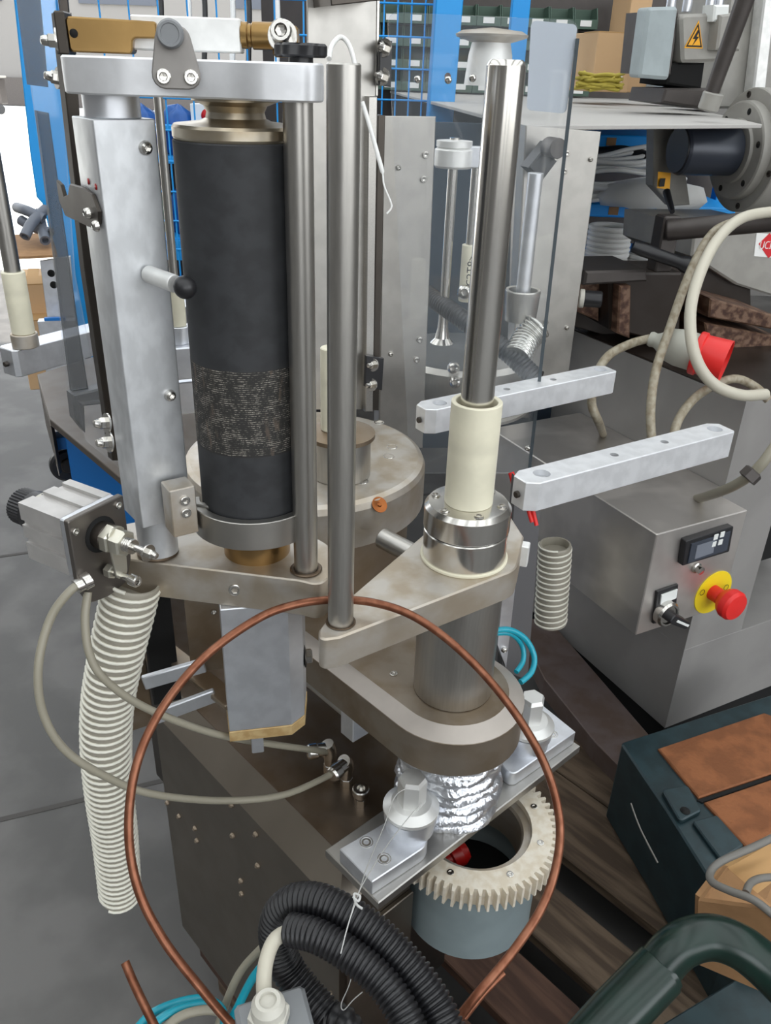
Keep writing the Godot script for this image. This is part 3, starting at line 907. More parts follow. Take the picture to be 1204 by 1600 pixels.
	var b0 := 0.0093
	var b1 := 0.3106
	part("lower_end", lathe([Vector2(0, -0.0), Vector2(0.029, 0.0), Vector2(0.043, b0 - 0.004), Vector2(0.0452, b0), Vector2(0, b0)], 56), "steel_dusty", ro)
	part("rubber_cover", lathe([Vector2(0.0, b0), Vector2(0.0452, b0), Vector2(0.0458, b0 + 0.001), Vector2(0.0458, b1 - 0.001), Vector2(0.0452, b1), Vector2(0.0, b1)], 64), "rubber", ro)
	worn_band(ro, 0.0787, 0.1506, 0.0459)
	part("upper_end", lathe([Vector2(0, b1), Vector2(0.0445, b1), Vector2(0.0455, b1 + 0.002), Vector2(0.0455, b1 + 0.008), Vector2(0.044, b1 + 0.010), Vector2(0.026, b1 + 0.012), Vector2(0.0215, b1 + 0.014), Vector2(0.0205, b1 + 0.018), Vector2(0.0225, b1 + 0.022), Vector2(0.0305, b1 + 0.025), Vector2(0.0305, 0.3371), Vector2(0, 0.3371)], 56), "brass_steel", ro)
	# upper arm
	var u := thing("top_crossbar", "bright aluminium upper arm with rounded ends across the tops of column and roller", "arm", Vector3(-0.2018, 1.322, -0.6429))
	
	var arm := [Vector2(-0.030, 0.018), Vector2(0.010, 0.036), Vector2(0.060, 0.030), Vector2(0.095, 0.034), Vector2(0.1083, 0.0418), Vector2(0.1493, 0.0398), Vector2(0.1513, 0.0068), Vector2(0.1033, -0.0072), Vector2(0.08, -0.03), Vector2(-0.026, -0.022)]
	part("arm_bar", prism(rounded(arm, [0.022, 0.05, 0.06, 0.05, 0.05, 0.014, 0.016, 0.03, 0.03, 0.018], 8), 0.0, 0.0231, 0.0012), "alu_bright", u)
	var p := thing("triangle_plate", "grey triangular plate with rounded corners and a big bolt, screwed to the upper arm", "plate", Vector3(-0.1441, 1.3433, -0.6015), 10.0)
	var tri_pts := [Vector2(-0.0103, 0.0202), Vector2(0.0086, 0.0202), Vector2(0.0173, -0.0159), Vector2(-0.0173, -0.0159)]
	slab("plate", tri_pts, 0.006, "bracket_grey", p, Vector3(0, 0, 0.006), 0.0008, 0.008)
	part("pivot_bolt", lathe([Vector2(0, 0), Vector2(0.0080, 0), Vector2(0.0083, 0.001), Vector2(0.0083, 0.008), Vector2(0.0072, 0.010), Vector2(0.0058, 0.010), Vector2(0.0054, 0.0094), Vector2(0, 0.0094)], 28), "fitting_grey", p, Vector3(-0.0016, 0.0151, 0.006), Vector3(90, 0, 0))
	for x in [-0.0082, 0.009]:
		part("socket_screw", socket_screw(0.0092, 0.002), "chrome", p, Vector3(x, -0.0087, 0.006), Vector3(90, 0, 0))
	# lever gear on top of the arm
	var lb := thing("brass_lever_block", "brass-coloured L-shaped lever block above the left end of the upper arm", "block", Vector3(-0.202, 1.3575, -0.6632), 8.0)
	var lp := [Vector2(-0.0282, -0.0109), Vector2(0.0318, -0.0097), Vector2(0.0318, 0.0004), Vector2(0.0152, 0.0008), Vector2(0.0139, 0.0105), Vector2(-0.0278, 0.0105)]
	var lbm := part("block", prism(rounded(lp, [0.003, 0.002, 0.001, 0.003, 0.003, 0.003], 4), -0.012, 0.012, 0.001), "brass", lb)
	lbm.rotation_degrees = Vector3(90, 0, 0)
	part("cross_hole", cyl(0.0028, 0.0005, 0.0, 16), "black_void", lb, Vector3(-0.0237, 0.0008, 0.0122), Vector3(90, 0, 0))
	part("end_plate", box(0.007, 0.026, 0.026), "steel_dark", lb, Vector3(-0.0318, 0.0008, 0))
	var wb := single("white_bar", "bright white aluminium bar behind the triangular plate", "bar", box(0.0757, 0.0213, 0.024, 0.001), "alu_white", Vector3(-0.1515, 1.3606, -0.6769), 4.0)
	var bs := thing("brass_spindle", "short stepped brass spindle leaving the right end of the white bar", "spindle", Vector3(-0.1132, 1.3613, -0.6748))
	var sp := part("spindle", lathe([Vector2(0, 0), Vector2(0.0085, 0), Vector2(0.0085, 0.004), Vector2(0.0075, 0.005), Vector2(0.0075, 0.007), Vector2(0.0088, 0.008), Vector2(0.0088, 0.030), Vector2(0, 0.030)], 28), "brass", bs)
	sp.rotation_degrees = Vector3(0, 0, -90)
	var cs := thing("clamp_screw", "large socket-head cap screw at the right end of the brass spindle", "screw", Vector3(-0.0834, 1.3623, -0.6657))
	part("head", socket_screw(0.0155, 0.010), "chrome", cs, Vector3(0, 0, 0), Vector3(75, 0, 0))
	part("washer", cyl(0.0105, 0.002, 0.0004, 24), "chrome", cs, Vector3(0, -0.001, -0.001), Vector3(75, 0, 0))
	part("clamp_body", box(0.018, 0.020, 0.016, 0.002), "brass", cs, Vector3(0.001, -0.004, -0.012))
	var kn := thing("star_knob", "flat black ribbed clamping knob on the right end of the upper arm", "knob", Vector3(-0.0685, 1.3444, -0.6442))
	var lobes := PackedVector2Array()
	for i in 48:
		var a := TAU * i / 48
		var rr := 0.0165 + 0.0016 * cos(a * 6.0)
		lobes.append(Vector2(cos(a), sin(a)) * rr)
	part("grip", prism(lobes, 0.004, 0.0125, 0.0015), "black_plastic", kn)
	part("stem", cyl(0.0085, 0.005, 0.0005, 20), "black_plastic", kn)
	# pneumatic actuator at the left end of the lower arm
	var ac := thing("air_cylinder", "square grooved grey air cylinder with a black adjusting knob, left of the box column", "actuator", Vector3(-0.2424, 0.9896, -0.5989))
	actuator(ac)

func inset_out(p: PackedVector2Array, d: float) -> PackedVector2Array:
	if area2(p) < 0.0:
		p.reverse()
	return inset(p, -d)

func ball(r: float) -> ArrayMesh:
	var prof := []
	for i in 17:
		var a := -PI / 2 + PI * i / 16
		prof.append(Vector2(maxf(0.0, cos(a) * r), sin(a) * r))
	return lathe(prof, 28)

func worn_band(ro: Node3D, y0: float, y1: float, r: float) -> void:   # bare threads of the cover showing through in rows
	var rng := RandomNumberGenerator.new()
	rng.seed = 12
	var im := Image.create(1024, 256, false, Image.FORMAT_RGBA8)
	im.fill(Color(0.17, 0.165, 0.16))
	var n := FastNoiseLite.new()
	n.seed = 6
	n.frequency = 0.012
	for row in range(2, 252, 6):
		var wob := 0.0
		for x in 1024:
			wob += rng.randf_range(-0.35, 0.35)
			wob *= 0.97
			var v := n.get_noise_2d(x, row * 2.0) * 0.5 + 0.5 + n.get_noise_2d(x * 4.0, row * 9.0) * 0.45
			if v > 0.36 and rng.randf() < 0.9:
				var k := clampf((v - 0.30) * 2.0, 0.25, 1.0)
				var c := Color(0.20, 0.19, 0.18).lerp(Color(0.82, 0.79, 0.74), k)
				im.set_pixel(x, clampi(row + int(wob), 0, 255), c)
				if v > 0.5:
					im.set_pixel(x, clampi(row + int(wob) + 1, 0, 255), c.darkened(0.25))
	for x in 1024:
		for y in 256:
			var b := n.get_noise_2d(x * 1.3 + 400.0, y * 0.6)
			if b > 0.18 and x % 512 > 120 and x % 512 < 380:
				im.set_pixel(x, y, im.get_pixel(x, y).lerp(Color(0.42, 0.36, 0.31), clampf((b - 0.18) * 2.2, 0.0, 0.6)))
	var m := StandardMaterial3D.new()
	m.resource_name = "worn_rubber"
	m.albedo_texture = ImageTexture.create_from_image(im)
	m.roughness = 0.7
	M["worn_rubber"] = m
	var st := st_new()
	for i in 96:
		for q in [[0, 0], [1, 1], [1, 0], [0, 0], [0, 1], [1, 1]]:
			var a: float = TAU * (i + q[0]) / 96.0
			st.set_smooth_group(1)
			st.set_uv(Vector2((i + q[0]) / 96.0 * 2.0, 1.0 - q[1]))
			st.add_vertex(Vector3(cos(a) * r, y0 + (y1 - y0) * q[1], sin(a) * r))
	st.generate_normals()
	var o := part("worn_band", st.commit(), "worn_rubber", ro)
	o.set_meta("label", "worn band with pale threads")

func actuator(t: Node3D) -> void:
	# local x runs along the piston (towards the box column), y up
	t.rotation_degrees = Vector3(0, -30, 0)
	# four grooved flanks: extrude a plus-like section along x
	var s := 0.0270
	var sec := [Vector2(-(-s), -(-s)), Vector2(-(-0.011), -(-s)), Vector2(-(-0.011), -(-s + 0.003)), Vector2(-(-0.006), -(-s + 0.003)), Vector2(-(-0.006), -(-s)), Vector2(-(0.006), -(-s)), Vector2(-(0.006), -(-s + 0.003)), Vector2(-(0.011), -(-s + 0.003)), Vector2(-(0.011), -(-s)), Vector2(-(s), -(-s)), Vector2(-(s), -(-0.012)), Vector2(-(s - 0.003), -(-0.012)), Vector2(-(s - 0.003), -(-0.002)), Vector2(-(s), -(-0.002)), Vector2(-(s), -(0.010)), Vector2(-(s - 0.003), -(0.010)), Vector2(-(s - 0.003), -(0.018)), Vector2(-(s), -(0.018)), Vector2(-(s), -(s)), Vector2(-(-s), -(s))]
	var b := part("body", prism(pv2(sec), -0.058, -0.006, 0.0006), "alu_grey", t, Vector3.ZERO, Vector3(0, 0, -90))
	b.transform = Transform3D(Basis(Vector3(0, -1, 0), Vector3(1, 0, 0), Vector3(0, 0, 1)), Vector3.ZERO)
	part("body_cap", box(0.008, 0.054, 0.054), "alu", t, Vector3(-0.004, 0, 0))
	var fl := part("flange_plate", prism(rounded([Vector2(-0.029, -0.029), Vector2(0.034, -0.029), Vector2(0.054, -0.021), Vector2(0.058, 0.0), Vector2(0.054, 0.021), Vector2(0.034, 0.029), Vector2(-0.029, 0.029)], [0.002, 0.03, 0.01, 0.02, 0.01, 0.03, 0.002], 6), 0.0, 0.006, 0.0008), "flange_steel", t)
	fl.transform = Transform3D(Basis(Vector3(0, -1, 0), Vector3(1, 0, 0), Vector3(0, 0, 1)), Vector3.ZERO)
	for p in [Vector2(0.022, -0.022), Vector2(0.018, 0.024)]:
		part("corner_screw", socket_screw(0.0065, 0.002), "chrome", t, Vector3(0.006, p.x, p.y), Vector3(0, 0, -90))
	var turn := Vector3(0, 0, -90)
	part("bore", cyl(0.016, 0.0005, 0.0, 24), "black_void", t, Vector3(0.0061, 0.004, 0.0), turn)
	part("piston_sleeve", cyl(0.012, 0.010, 0.0005, 24), "steel_dark", t, Vector3(0.006, 0.004, 0.0), turn)
	part("lock_nut", hex_head(0.022, 0.008), "zinc", t, Vector3(0.016, 0.004, 0.0), turn)
	part("lock_nut", hex_head(0.020, 0.010), "zinc", t, Vector3(0.026, 0.004, 0.0), turn)
	part("threaded_sleeve", lathe([Vector2(0, 0), Vector2(0.0065, 0), Vector2(0.006, 0.001), Vector2(0.0065, 0.002), Vector2(0.006, 0.003), Vector2(0.0065, 0.004), Vector2(0.006, 0.005), Vector2(0.0065, 0.006), Vector2(0.0062, 0.008), Vector2(0, 0.008)], 18), "chrome", t, Vector3(0.036, 0.004, 0.0), turn)
	part("piston_rod", cyl(0.003, 0.022, 0.0003, 14), "chrome", t, Vector3(0.044, 0.004, 0.0), turn)
	part("tip_nut", acorn(0.0085), "chrome", t, Vector3(0.060, 0.004, 0.0), turn)
	var lever := part("lever_plate", prism(rounded([Vector2(-0.012, -0.009), Vector2(-0.012, 0.009), Vector2(0.036, 0.006), Vector2(0.036, -0.006)], 0.006, 5), 0.0, 0.0025, 0.0004), "zinc", t)
	lever.transform = Transform3D(Basis(Vector3(0, -1, 0), Vector3(1, 0, 0), Vector3(0, 0, 1)), Vector3(0.0235, 0.004, 0))
	part("stop_nut", hex_head(0.011, 0.007), "zinc", t, Vector3(0.009, -0.030, 0.0), turn)
	part("stop_bolt", cyl(0.003, 0.022, 0.0003, 12), "chrome", t, Vector3(0.016, -0.030, 0.0), turn)
	part("stop_head", socket_screw(0.010, 0.008), "chrome", t, Vector3(0.036, -0.030, 0.0), turn)
	part("dial_ring", lathe([Vector2(0, 0), Vector2(0.020, 0), Vector2(0.019, 0.006), Vector2(0, 0.006)], 32), "gland", t, Vector3(-0.064, 0.002, 0.0), turn)
	for i in 12:
		var a := TAU * i / 12
		part("dial_mark", box(0.003, 0.0012, 0.0004, 0.0), "ink", t, Vector3(-0.0610, 0.002 + cos(a) * 0.0197, sin(a) * 0.0197), Vector3(rad_to_deg(-a) - 90.0 + 180.0, 0, 0))
	var ridges := PackedVector2Array()
	for i in 72:
		var a := TAU * i / 72
		ridges.append(Vector2(cos(a), sin(a)) * (0.0165 if i % 2 == 0 else 0.0157))
	part("adjusting_knob", prism(ridges, 0.0, 0.018, 0.001), "black_plastic", t, Vector3(-0.094, 0.002, 0.0), turn)
	part("knob_collar", cyl(0.018, 0.014, 0.001, 32), "black_plastic", t, Vector3(-0.077, 0.002, 0.0), turn)


# ---------------------------------------------------------------- guards: clear pane, uprights, cover panels
func build_guards() -> void:
	var p := thing("clear_guard", "large clear acrylic guard pane with rounded corner behind the thick steel shaft", "guard", Vector3(0.2058, 1.1496, -1.123), -12.0)
	slab("pane", [Vector2(-0.23, 0.256), Vector2(0.0007, 0.251), Vector2(0.0089, -0.3327), Vector2(-0.1739, -0.3576)], 0.004, "acrylic", p, Vector3.ZERO, 0.0, 0.012)
	slab("polished_edge", [Vector2(-0.0012, 0.2328), Vector2(0.0032, 0.2329), Vector2(0.0092, -0.3274), Vector2(0.0046, -0.328)], 0.0045, "acrylic_edge", p, Vector3(0, 0, 0.0003), 0.0)
	slab("protective_film", [Vector2(-0.0556, 0.2506), Vector2(-0.0009, 0.2471), Vector2(-0.0018, 0.1526), Vector2(-0.0504, 0.155)], 0.0006, "film", p, Vector3(0, 0, -0.0045), 0.0, 0.006)
	for q in [Vector3(-0.2247, 0.2222, -0.0478), Vector3(-0.226, 0.1872, -0.048), Vector3(0.0006, -0.292, 0.0001), Vector3(-0.117, 0.1878, -0.0249), Vector3(-0.1464, 0.1848, -0.0311), Vector3(-0.1843, 0.1843, -0.0392)]:
		var s := part("edge_screw", dome_screw(0.009, 0.004), "chrome", p)
		aim(s, p.position + q, Vector3(-0.2079, 0, 0.9781))
	var u := thing("machine_upright", "tall folded stainless upright behind the two steel rods", "post", Vector3(-0.0608, 1.2035, -1.1277), 28.0)
	slab("face_sheet", [Vector2(-0.0542, 0.2119), Vector2(0.0368, 0.2172), Vector2(0.0364, 0.1107), Vector2(0.0231, 0.0747), Vector2(0.0269, -0.3012), Vector2(-0.0561, -0.2889)], 0.003, "steel_plate", u, Vector3.ZERO, 0.0006)
	slab("return_flange", [Vector2(0.0335, 0.217), Vector2(0.0377, 0.2173), Vector2(0.0382, 0.1108), Vector2(0.0346, 0.1107)], 0.030, "steel", u, Vector3(0, 0, 0.001), 0.0006)
	slab("guide_rail", [Vector2(0.0206, 0.1105), Vector2(0.0329, 0.1107), Vector2(0.0374, -0.3028), Vector2(0.0248, -0.3009)], 0.012, "steel", u, Vector3(0, 0, 0.010), 0.001)
	slab("guide_rail", [Vector2(0.037, 0.0893), Vector2(0.0478, 0.0893), Vector2(0.0501, -0.3046), Vector2(0.0395, -0.3031)], 0.012, "steel_dark", u, Vector3(0, 0, 0.004), 0.001)
	slab("dark_hood", [Vector2(-0.0479, 0.2148), Vector2(0.0225, 0.2189), Vector2(0.0202, 0.2092), Vector2(-0.0465, 0.1999)], 0.05, "steel_dark", u, Vector3(0, 0, 0.05), 0.001)
	var k := thing("hinge_plate", "black hinge plate with two cap nuts near the top of the tall upright", "hinge", Vector3(-0.017, 1.3508, -1.1374), 28.0)
	slab("plate", [Vector2(-0.0094, 0.0238), Vector2(0.007, 0.0232), Vector2(0.0071, -0.026), Vector2(-0.0097, -0.0243)], 0.006, "black_plastic", k)
	for q in [Vector3(-0.0031, 0.0154, -0), Vector3(-0.0047, -0.0152, 0)]:
		part("cap_nut", acorn(0.012), "chrome", k, q, Vector3(70, 0, 60))
	k = thing("hinge_plate", "black hinge plate with two cap nuts low on the upright, above the carousel disc", "hinge", Vector3(-0.0221, 0.9617, -1.1256), 28.0)
	slab("plate", [Vector2(-0.0137, 0.0287), Vector2(0.0146, 0.0217), Vector2(0.013, -0.0257), Vector2(-0.0148, -0.0161)], 0.006, "black_plastic", k)
	for q in [Vector3(-0.0024, 0.0144, -0), Vector3(-0.0037, -0.0147, 0)]:
		part("cap_nut", acorn(0.011), "chrome", k, q, Vector3(70, 0, 60))
	cover_panel("left", Vector3(0.0139, 1.0919, -1.2123), 14.0, [Vector2(-0.0343, 0.1979), Vector2(0.0367, 0.1985), Vector2(0.0437, -0.2837), Vector2(-0.0283, -0.2787)], [Vector3(0.0242, 0.1512, -0), Vector3(0.0232, 0.1204, -0), Vector3(0.0292, -0.1053, -0), Vector3(0.0258, -0.136, -0)], [Vector3(-0.0128, 0.1348, -0), Vector3(-0.0147, -0.1253, -0)], "grey steel cover panel left of the thick shaft, standing behind the carousel disc")
	cover_panel("right", Vector3(0.2779, 1.0826, -1.3996), 10.0, [Vector2(-0.0856, 0.1929), Vector2(0.0354, 0.1865), Vector2(0.0377, -0.2213), Vector2(-0.0646, -0.214)], [Vector3(-0.0161, 0.1547, -0), Vector3(-0.0167, 0.1288, 0), Vector3(-0.0169, -0.1092, -0), Vector3(-0.0174, -0.1415, -0)], [Vector3(0.0238, 0.1471, -0), Vector3(0.0223, -0.1197, 0)], "grey steel cover panel right of the clear guard edge, below the tilted plate")
	# loose grey plate lying across the tops
	var t := single("loose_plate", "large flat grey plastic sheet lying level across the cover panels", "plate", prism(pv2([Vector2(-0.4703, -2.1131), Vector2(-0.1615, 0.7744), Vector2(0.3257, 0.4454), Vector2(1.4239, -6.3262)]), -0.007, 0.0, 0.001), "pvc_grey", Vector3(0.3564, 1.275, -2.1688))
	t.set_meta("category", "sheet")
	
	var gq := thing("guard_profile", "dark grey upright steel profile below the clear guard, right of the column", "post", Vector3(0.1742, 0.7869, -0.8812), 20.0)
	slab("wide_strip", [Vector2(-0.0246, 0.1416), Vector2(0.0132, 0.1112), Vector2(0.03, -0.1755), Vector2(-0.014, -0.1452)], 0.012, "profile_grey", gq)
	slab("narrow_strip", [Vector2(-0.028, 0.0512), Vector2(-0.0102, 0.0483), Vector2(-0.008, -0.1401), Vector2(-0.0263, -0.099)], 0.010, "alu", gq, Vector3(0, 0, 0.004))
	part("strip_screw", dome_screw(0.009, 0.004), "chrome", gq, Vector3(-0.0151, -0.1088, 0.004), Vector3(90, 0, 0))
	single("red_lead", "red wire end hanging below the near drilled bar, left one of two", "wire", tube([Vector3(0.1547, 0.9297, -0.8012), Vector3(0.1564, 0.9223, -0.7973), Vector3(0.1602, 0.9126, -0.7921)], 0.0024, 8), "red_plastic")
	single("red_lead", "red wire end hanging below the near drilled bar, right one of two", "wire", tube([Vector3(0.1596, 0.9298, -0.8013), Vector3(0.1612, 0.9225, -0.7974), Vector3(0.1652, 0.9096, -0.7905)], 0.0024, 8), "red_plastic")
	single("red_lead", "red wire crossing behind the clear guard just left of the near drilled bar", "wire", tube([Vector3(0.1592, 0.8925, -0.9616), Vector3(0.1629, 0.8824, -0.9563), Vector3(0.1666, 0.8709, -0.9501)], 0.0040, 8), "red_plastic")
	# left guard: narrow clear strip with its film, and the post with cap nuts
	
	var l := thing("side_guard", "narrow clear acrylic side guard with a grey film strip, left of the box column", "guard", Vector3(-0.3443, 1.2223, -0.8974), 40.0)
	slab("pane", [Vector2(-0.0128, 0.1722), Vector2(0.0217, 0.1745), Vector2(0.0028, -0.0844), Vector2(0.0115, -0.2403), Vector2(0.0247, -0.3226), Vector2(-0.0118, -0.2752), Vector2(-0.0234, -0.2111), Vector2(-0.0142, 0.0129), Vector2(-0.0132, 0.0757)], 0.004, "acrylic", l, Vector3.ZERO, 0.0)
	slab("film_strip", [Vector2(-0.0149, 0.1731), Vector2(0.0074, 0.1746), Vector2(0.0024, 0.0959), Vector2(-0.0174, 0.0979)], 0.0008, "acrylic_haze", l, Vector3(0, 0, 0.001), 0.0)
	slab("bent_edge", [Vector2(-0.0132, 0.0757), Vector2(-0.0018, 0.0735), Vector2(-0.0036, -0.1464), Vector2(-0.0026, -0.2107), Vector2(-0.0217, -0.2099), Vector2(-0.0152, 0.0069)], 0.010, "acrylic_haze", l, Vector3(0, 0, 0.006), 0.002)
	slab("corner_piece", [Vector2(-0.0241, -0.2109), Vector2(-0.0026, -0.2107), Vector2(0.0157, -0.2097), Vector2(0.0152, -0.23), Vector2(-0.0125, -0.2272), Vector2(-0.0157, -0.2597), Vector2(-0.025, -0.2416)], 0.020, "acrylic_haze", l, Vector3(0, 0, 0.012), 0.002)
	var gp := thing("guard_post", "thin dark steel guard post with cap nuts just left of the box column", "post", Vector3(-0.2691, 1.1796, -0.7424), 40.0)
	slab("post", [Vector2(0.0012, 0.1945), Vector2(0.0133, 0.1952), Vector2(0.0027, -0.0059), Vector2(0.0059, -0.1883), Vector2(-0.003, -0.1859), Vector2(-0.0045, 0.0005)], 0.012, "steel_dark", gp)
	for q in [Vector3(0.0213, 0.1483, -0.0698), Vector3(-0.029, -0.1159, 0.0721), Vector3(-0.0319, -0.1306, 0.0799)]:
		part("cap_nut", acorn(0.0105), "chrome", gp, q, Vector3(0, 0, 80))
	var cn := part("cap_nut", acorn(0.0105), "chrome", gp)
	aim(cn, Vector3(-0.2575, 1.3545, -0.7096), Vector3(-1, 0.0, 0.25))

func cover_panel(_side: String, at: Vector3, turn: float, pts: Array, sockets: Array, domes: Array, label: String) -> void:
	var c := thing("cover_panel", label, "panel", at, turn)
	slab("sheet", pts, 0.003, "steel_plate", c, Vector3.ZERO, 0.001)
	var a: Vector2 = pts[0]
	var b: Vector2 = pts[3]
	var flange := [Vector2(a.x - 0.001, a.y), Vector2(a.x + 0.002, a.y), Vector2(b.x + 0.002, b.y), Vector2(b.x - 0.001, b.y)]
	slab("side_flange", flange, 0.035, "steel_plate", c, Vector3(0, 0, -0.001), 0.0006)
	for q in sockets:
		part("socket_screw", socket_screw(0.009, 0.004), "chrome", c, q, Vector3(90, 0, 0))
	for q in domes:
		part("dome_screw", dome_screw(0.008, 0.005), "chrome", c, q, Vector3(90, 0, 0))

# ---------------------------------------------------------------- carousel and the second station behind the guards
func build_rear_station() -> void:
	var c := thing("carousel_disc", "wide stainless carousel disc with rounded rim behind the two steel rods", "disc", Vector3(-0.1052, 0.9063, -0.969))
	part("disc", lathe([Vector2(0, -0.060), Vector2(0.150, -0.060), Vector2(0.154, -0.058), Vector2(0.154, -0.010), Vector2(0.151, -0.003), Vector2(0.145, 0), Vector2(0, 0)], 72), "alu_dusty", c)
	part("lower_drum", cyl(0.135, 0.09, 0.001, 56), "steel_dusty", c, Vector3(0, -0.152, 0))
	for q in [Vector3(0.1107, 0, -0.0299), Vector3(0.1069, 0, 0.0011), Vector3(0.092, 0, -0.1135), Vector3(0.0763, 0, 0.0766)]:
		part("recessed_screw", lathe([Vector2(0.0075, 0), Vector2(0.0072, 0.0006), Vector2(0.006, 0.0006), Vector2(0.0058, -0.002), Vector2(0.0035, -0.001), Vector2(0.003, -0.003), Vector2(0, -0.003)], 16), "chrome", c, q)
	var eye := part("copper_eye", lathe([Vector2(0, 0), Vector2(0.0095, 0), Vector2(0.0098, 0.0015), Vector2(0.0085, 0.0015), Vector2(0.003, 0.0008), Vector2(0.002, 0.002), Vector2(0, 0.002)], 24), "copper_bright", c)
	
	aim(eye, Vector3(-0.0077, 0.8975, -0.8493), Vector3(0.0975, 0.15, 0.1197))
	var h := thing("carousel_post", "short steel post with a flanged top standing on the carousel disc", "post", Vector3(-0.0563, 0.9063, -0.9117))
	part("post", cyl(0.036, 0.050, 0.001, 40), "steel", h)
	part("top_flange", lathe([Vector2(0, 0), Vector2(0.041, 0), Vector2(0.041, 0.005), Vector2(0.030, 0.008), Vector2(0, 0.008)], 40), "steel_dusty", h, Vector3(0, 0.050, 0))
	part("inner_tube", cyl(0.012, 0.10, 0.001, 24), "cream", h, Vector3(-0.012, 0.058, 0))
	var bar := single("cross_bar", "short round steel bar between the carousel and the arm plate", "bar", cyl(0.012, 0.10, 0.001, 24), "steel")
	aim(bar, Vector3(-0.0034, 0.8664, -0.8276), Vector3(0.55, -0.05, 0.45))
	# dark sheet behind the second station
	var w := thing("rear_machine", "second station's dark steel housing behind the clear guard", "machine", Vector3(0.1934, 0.9737, -1.75), 10.0)
	slab("back_sheet", [Vector2(-0.1569, 0.2859), Vector2(0.1281, 0.2854), Vector2(0.191, -0.399), Vector2(-0.1749, -0.3845)], 0.01, "rear_blue_steel", w, Vector3.ZERO)
	slab("side_sheet", [Vector2(0.0118, 0.2896), Vector2(0.063, 0.2884), Vector2(0.1098, -0.3008), Vector2(0.057, -0.2991)], 0.05, "steel_plate", w, Vector3(0, 0, 0.05))
	var d := thing("rear_carousel", "second carousel drum with a bright rim, seen through the clear guard", "disc", Vector3(0.1186, 0.9278, -1.365))
	part("drum", lathe([Vector2(0, -0.09), Vector2(0.125, -0.09), Vector2(0.125, -0.085), Vector2(0.118, -0.083), Vector2(0.118, -0.008), Vector2(0.110, 0), Vector2(0, 0)], 56), "steel", d)
	for q in [Vector3(-0.0201, 0.0071, 0.1161), Vector3(-0.0155, -0.0156, 0.1169)]:
		var s := part("dome_screw", dome_screw(0.020, 0.010), "chrome", d)
		aim(s, d.position + q, Vector3(-0.2, 0.2, 1))
	var s1 := thing("capped_spindle", "thin steel spindle with a grey cap and trumpet foot, behind the clear guard", "spindle", Vector3(0.0811, 0.9606, -1.2984))
	part("spindle", lathe([Vector2(0, 0), Vector2(0.019, 0), Vector2(0.012, 0.008), Vector2(0.0085, 0.025), Vector2(0.0075, 0.06), Vector2(0.0075, 0.30), Vector2(0, 0.30)], 24), "chrome", s1)
	part("cap", lathe([Vector2(0, 0), Vector2(0.026, 0), Vector2(0.028, 0.003), Vector2(0.028, 0.024), Vector2(0.024, 0.027), Vector2(0.026, 0.028), Vector2(0.026, 0.036), Vector2(0, 0.038)], 32), "alu_white", s1, Vector3(0, 0.2601, 0))
	var s2 := thing("marked_spindle", "steel spindle with a cream sleeve bearing black marker letters, behind the clear guard", "spindle", Vector3(0.115, 1.0283, -1.2985))
	part("rod", cyl(0.0075, 0.2191, 0.0005, 20), "chrome", s2)
	part("sleeve", cyl(0.0125, 0.0853, 0.0008, 28), "cream", s2)
	var tx := part("lettering", text("C3T8>", 0.017, 0.0006), "ink", s2)
	tx.transform = Transform3D(Basis(Vector3(0, 1, 0), Vector3(-1, 0, 0.12).normalized(), Vector3(0.12, 0, 1).normalized()), Vector3(0.0035, 0.0491, 0.0122))
	part("head_block", box(0.034, 0.028, 0.02, 0.001), "alu", s2, Vector3(0, 0.208, 0.0))
	var sc := part("dome_screw", dome_screw(0.024, 0.011), "chrome", s2, Vector3(-0.004, 0.016, 0.012), Vector3(80, 0, 10))
	sc.name = "collar_screw"
	var s3 := thing("cup_spindle", "steel spindle standing in a dark cup, close behind the guard's right edge", "spindle", Vector3(0.1969, 1.0099, -1.2646))
	part("cup", lathe([Vector2(0, 0), Vector2(0.024, 0), Vector2(0.027, 0.045), Vector2(0.026, 0.047), Vector2(0.022, 0.046), Vector2(0.020, 0.01), Vector2(0, 0.01)], 32), "steel", s3)
	part("spindle", cyl(0.011, 0.2109, 0.0006, 24), "alu", s3)
	var bw := thing("dark_clamp", "black plastic clamp lever leaning against the right cover panel, below the loose plate", "clamp", Vector3(0.2144, 1.2362, -1.3374), 20.0)
	slab("lever", [Vector2(-0.0195, -0.015), Vector2(0.0101, 0.0201), Vector2(0.0362, 0.0045), Vector2(0.0066, -0.033)], 0.03, "black_plastic", bw, Vector3.ZERO, 0.002)
	part("boss", cyl(0.014, 0.03, 0.001, 20), "mill_dark", bw, Vector3(0.008, 0.014, 0.002), Vector3(90, 0, 0))
	part("hub_screw", socket_screw(0.010, 0.006), "chrome", bw, Vector3(0.022, 0.0, 0.002), Vector3(90, 0, 0))
	single("conduit", "black corrugated conduit crossing behind the steel shaft, upper left end", "hose", corrugated([Vector3(0.0271, 1.0379, -1.3758), Vector3(0.0628, 1.0252, -1.3209), Vector3(0.096, 1.0156, -1.2677), Vector3(0.1342, 0.9965, -1.2335), Vector3(0.1709, 0.98, -1.2006), Vector3(0.2143, 0.9512, -1.1612)], 0.0125, 0.0148, 0.006, 18), "black_hose")
	single("ribbed_sleeve", "clear ribbed sleeve over metal, leaning behind the guard's right edge", "sleeve", corrugated([Vector3(0.221, 1.0123, -1.2299), Vector3(0.2026, 0.993, -1.2196), Vector3(0.1849, 0.9736, -1.1852)], 0.019, 0.022, 0.007, 20), "chrome_clear")
	# mushroom-headed bell behind the pane
	var m := thing("mushroom_head", "grey mushroom-shaped turning head above the loose plate, seen through the clear guard", "head", Vector3(0.1635, 1.3234, -1.7324))
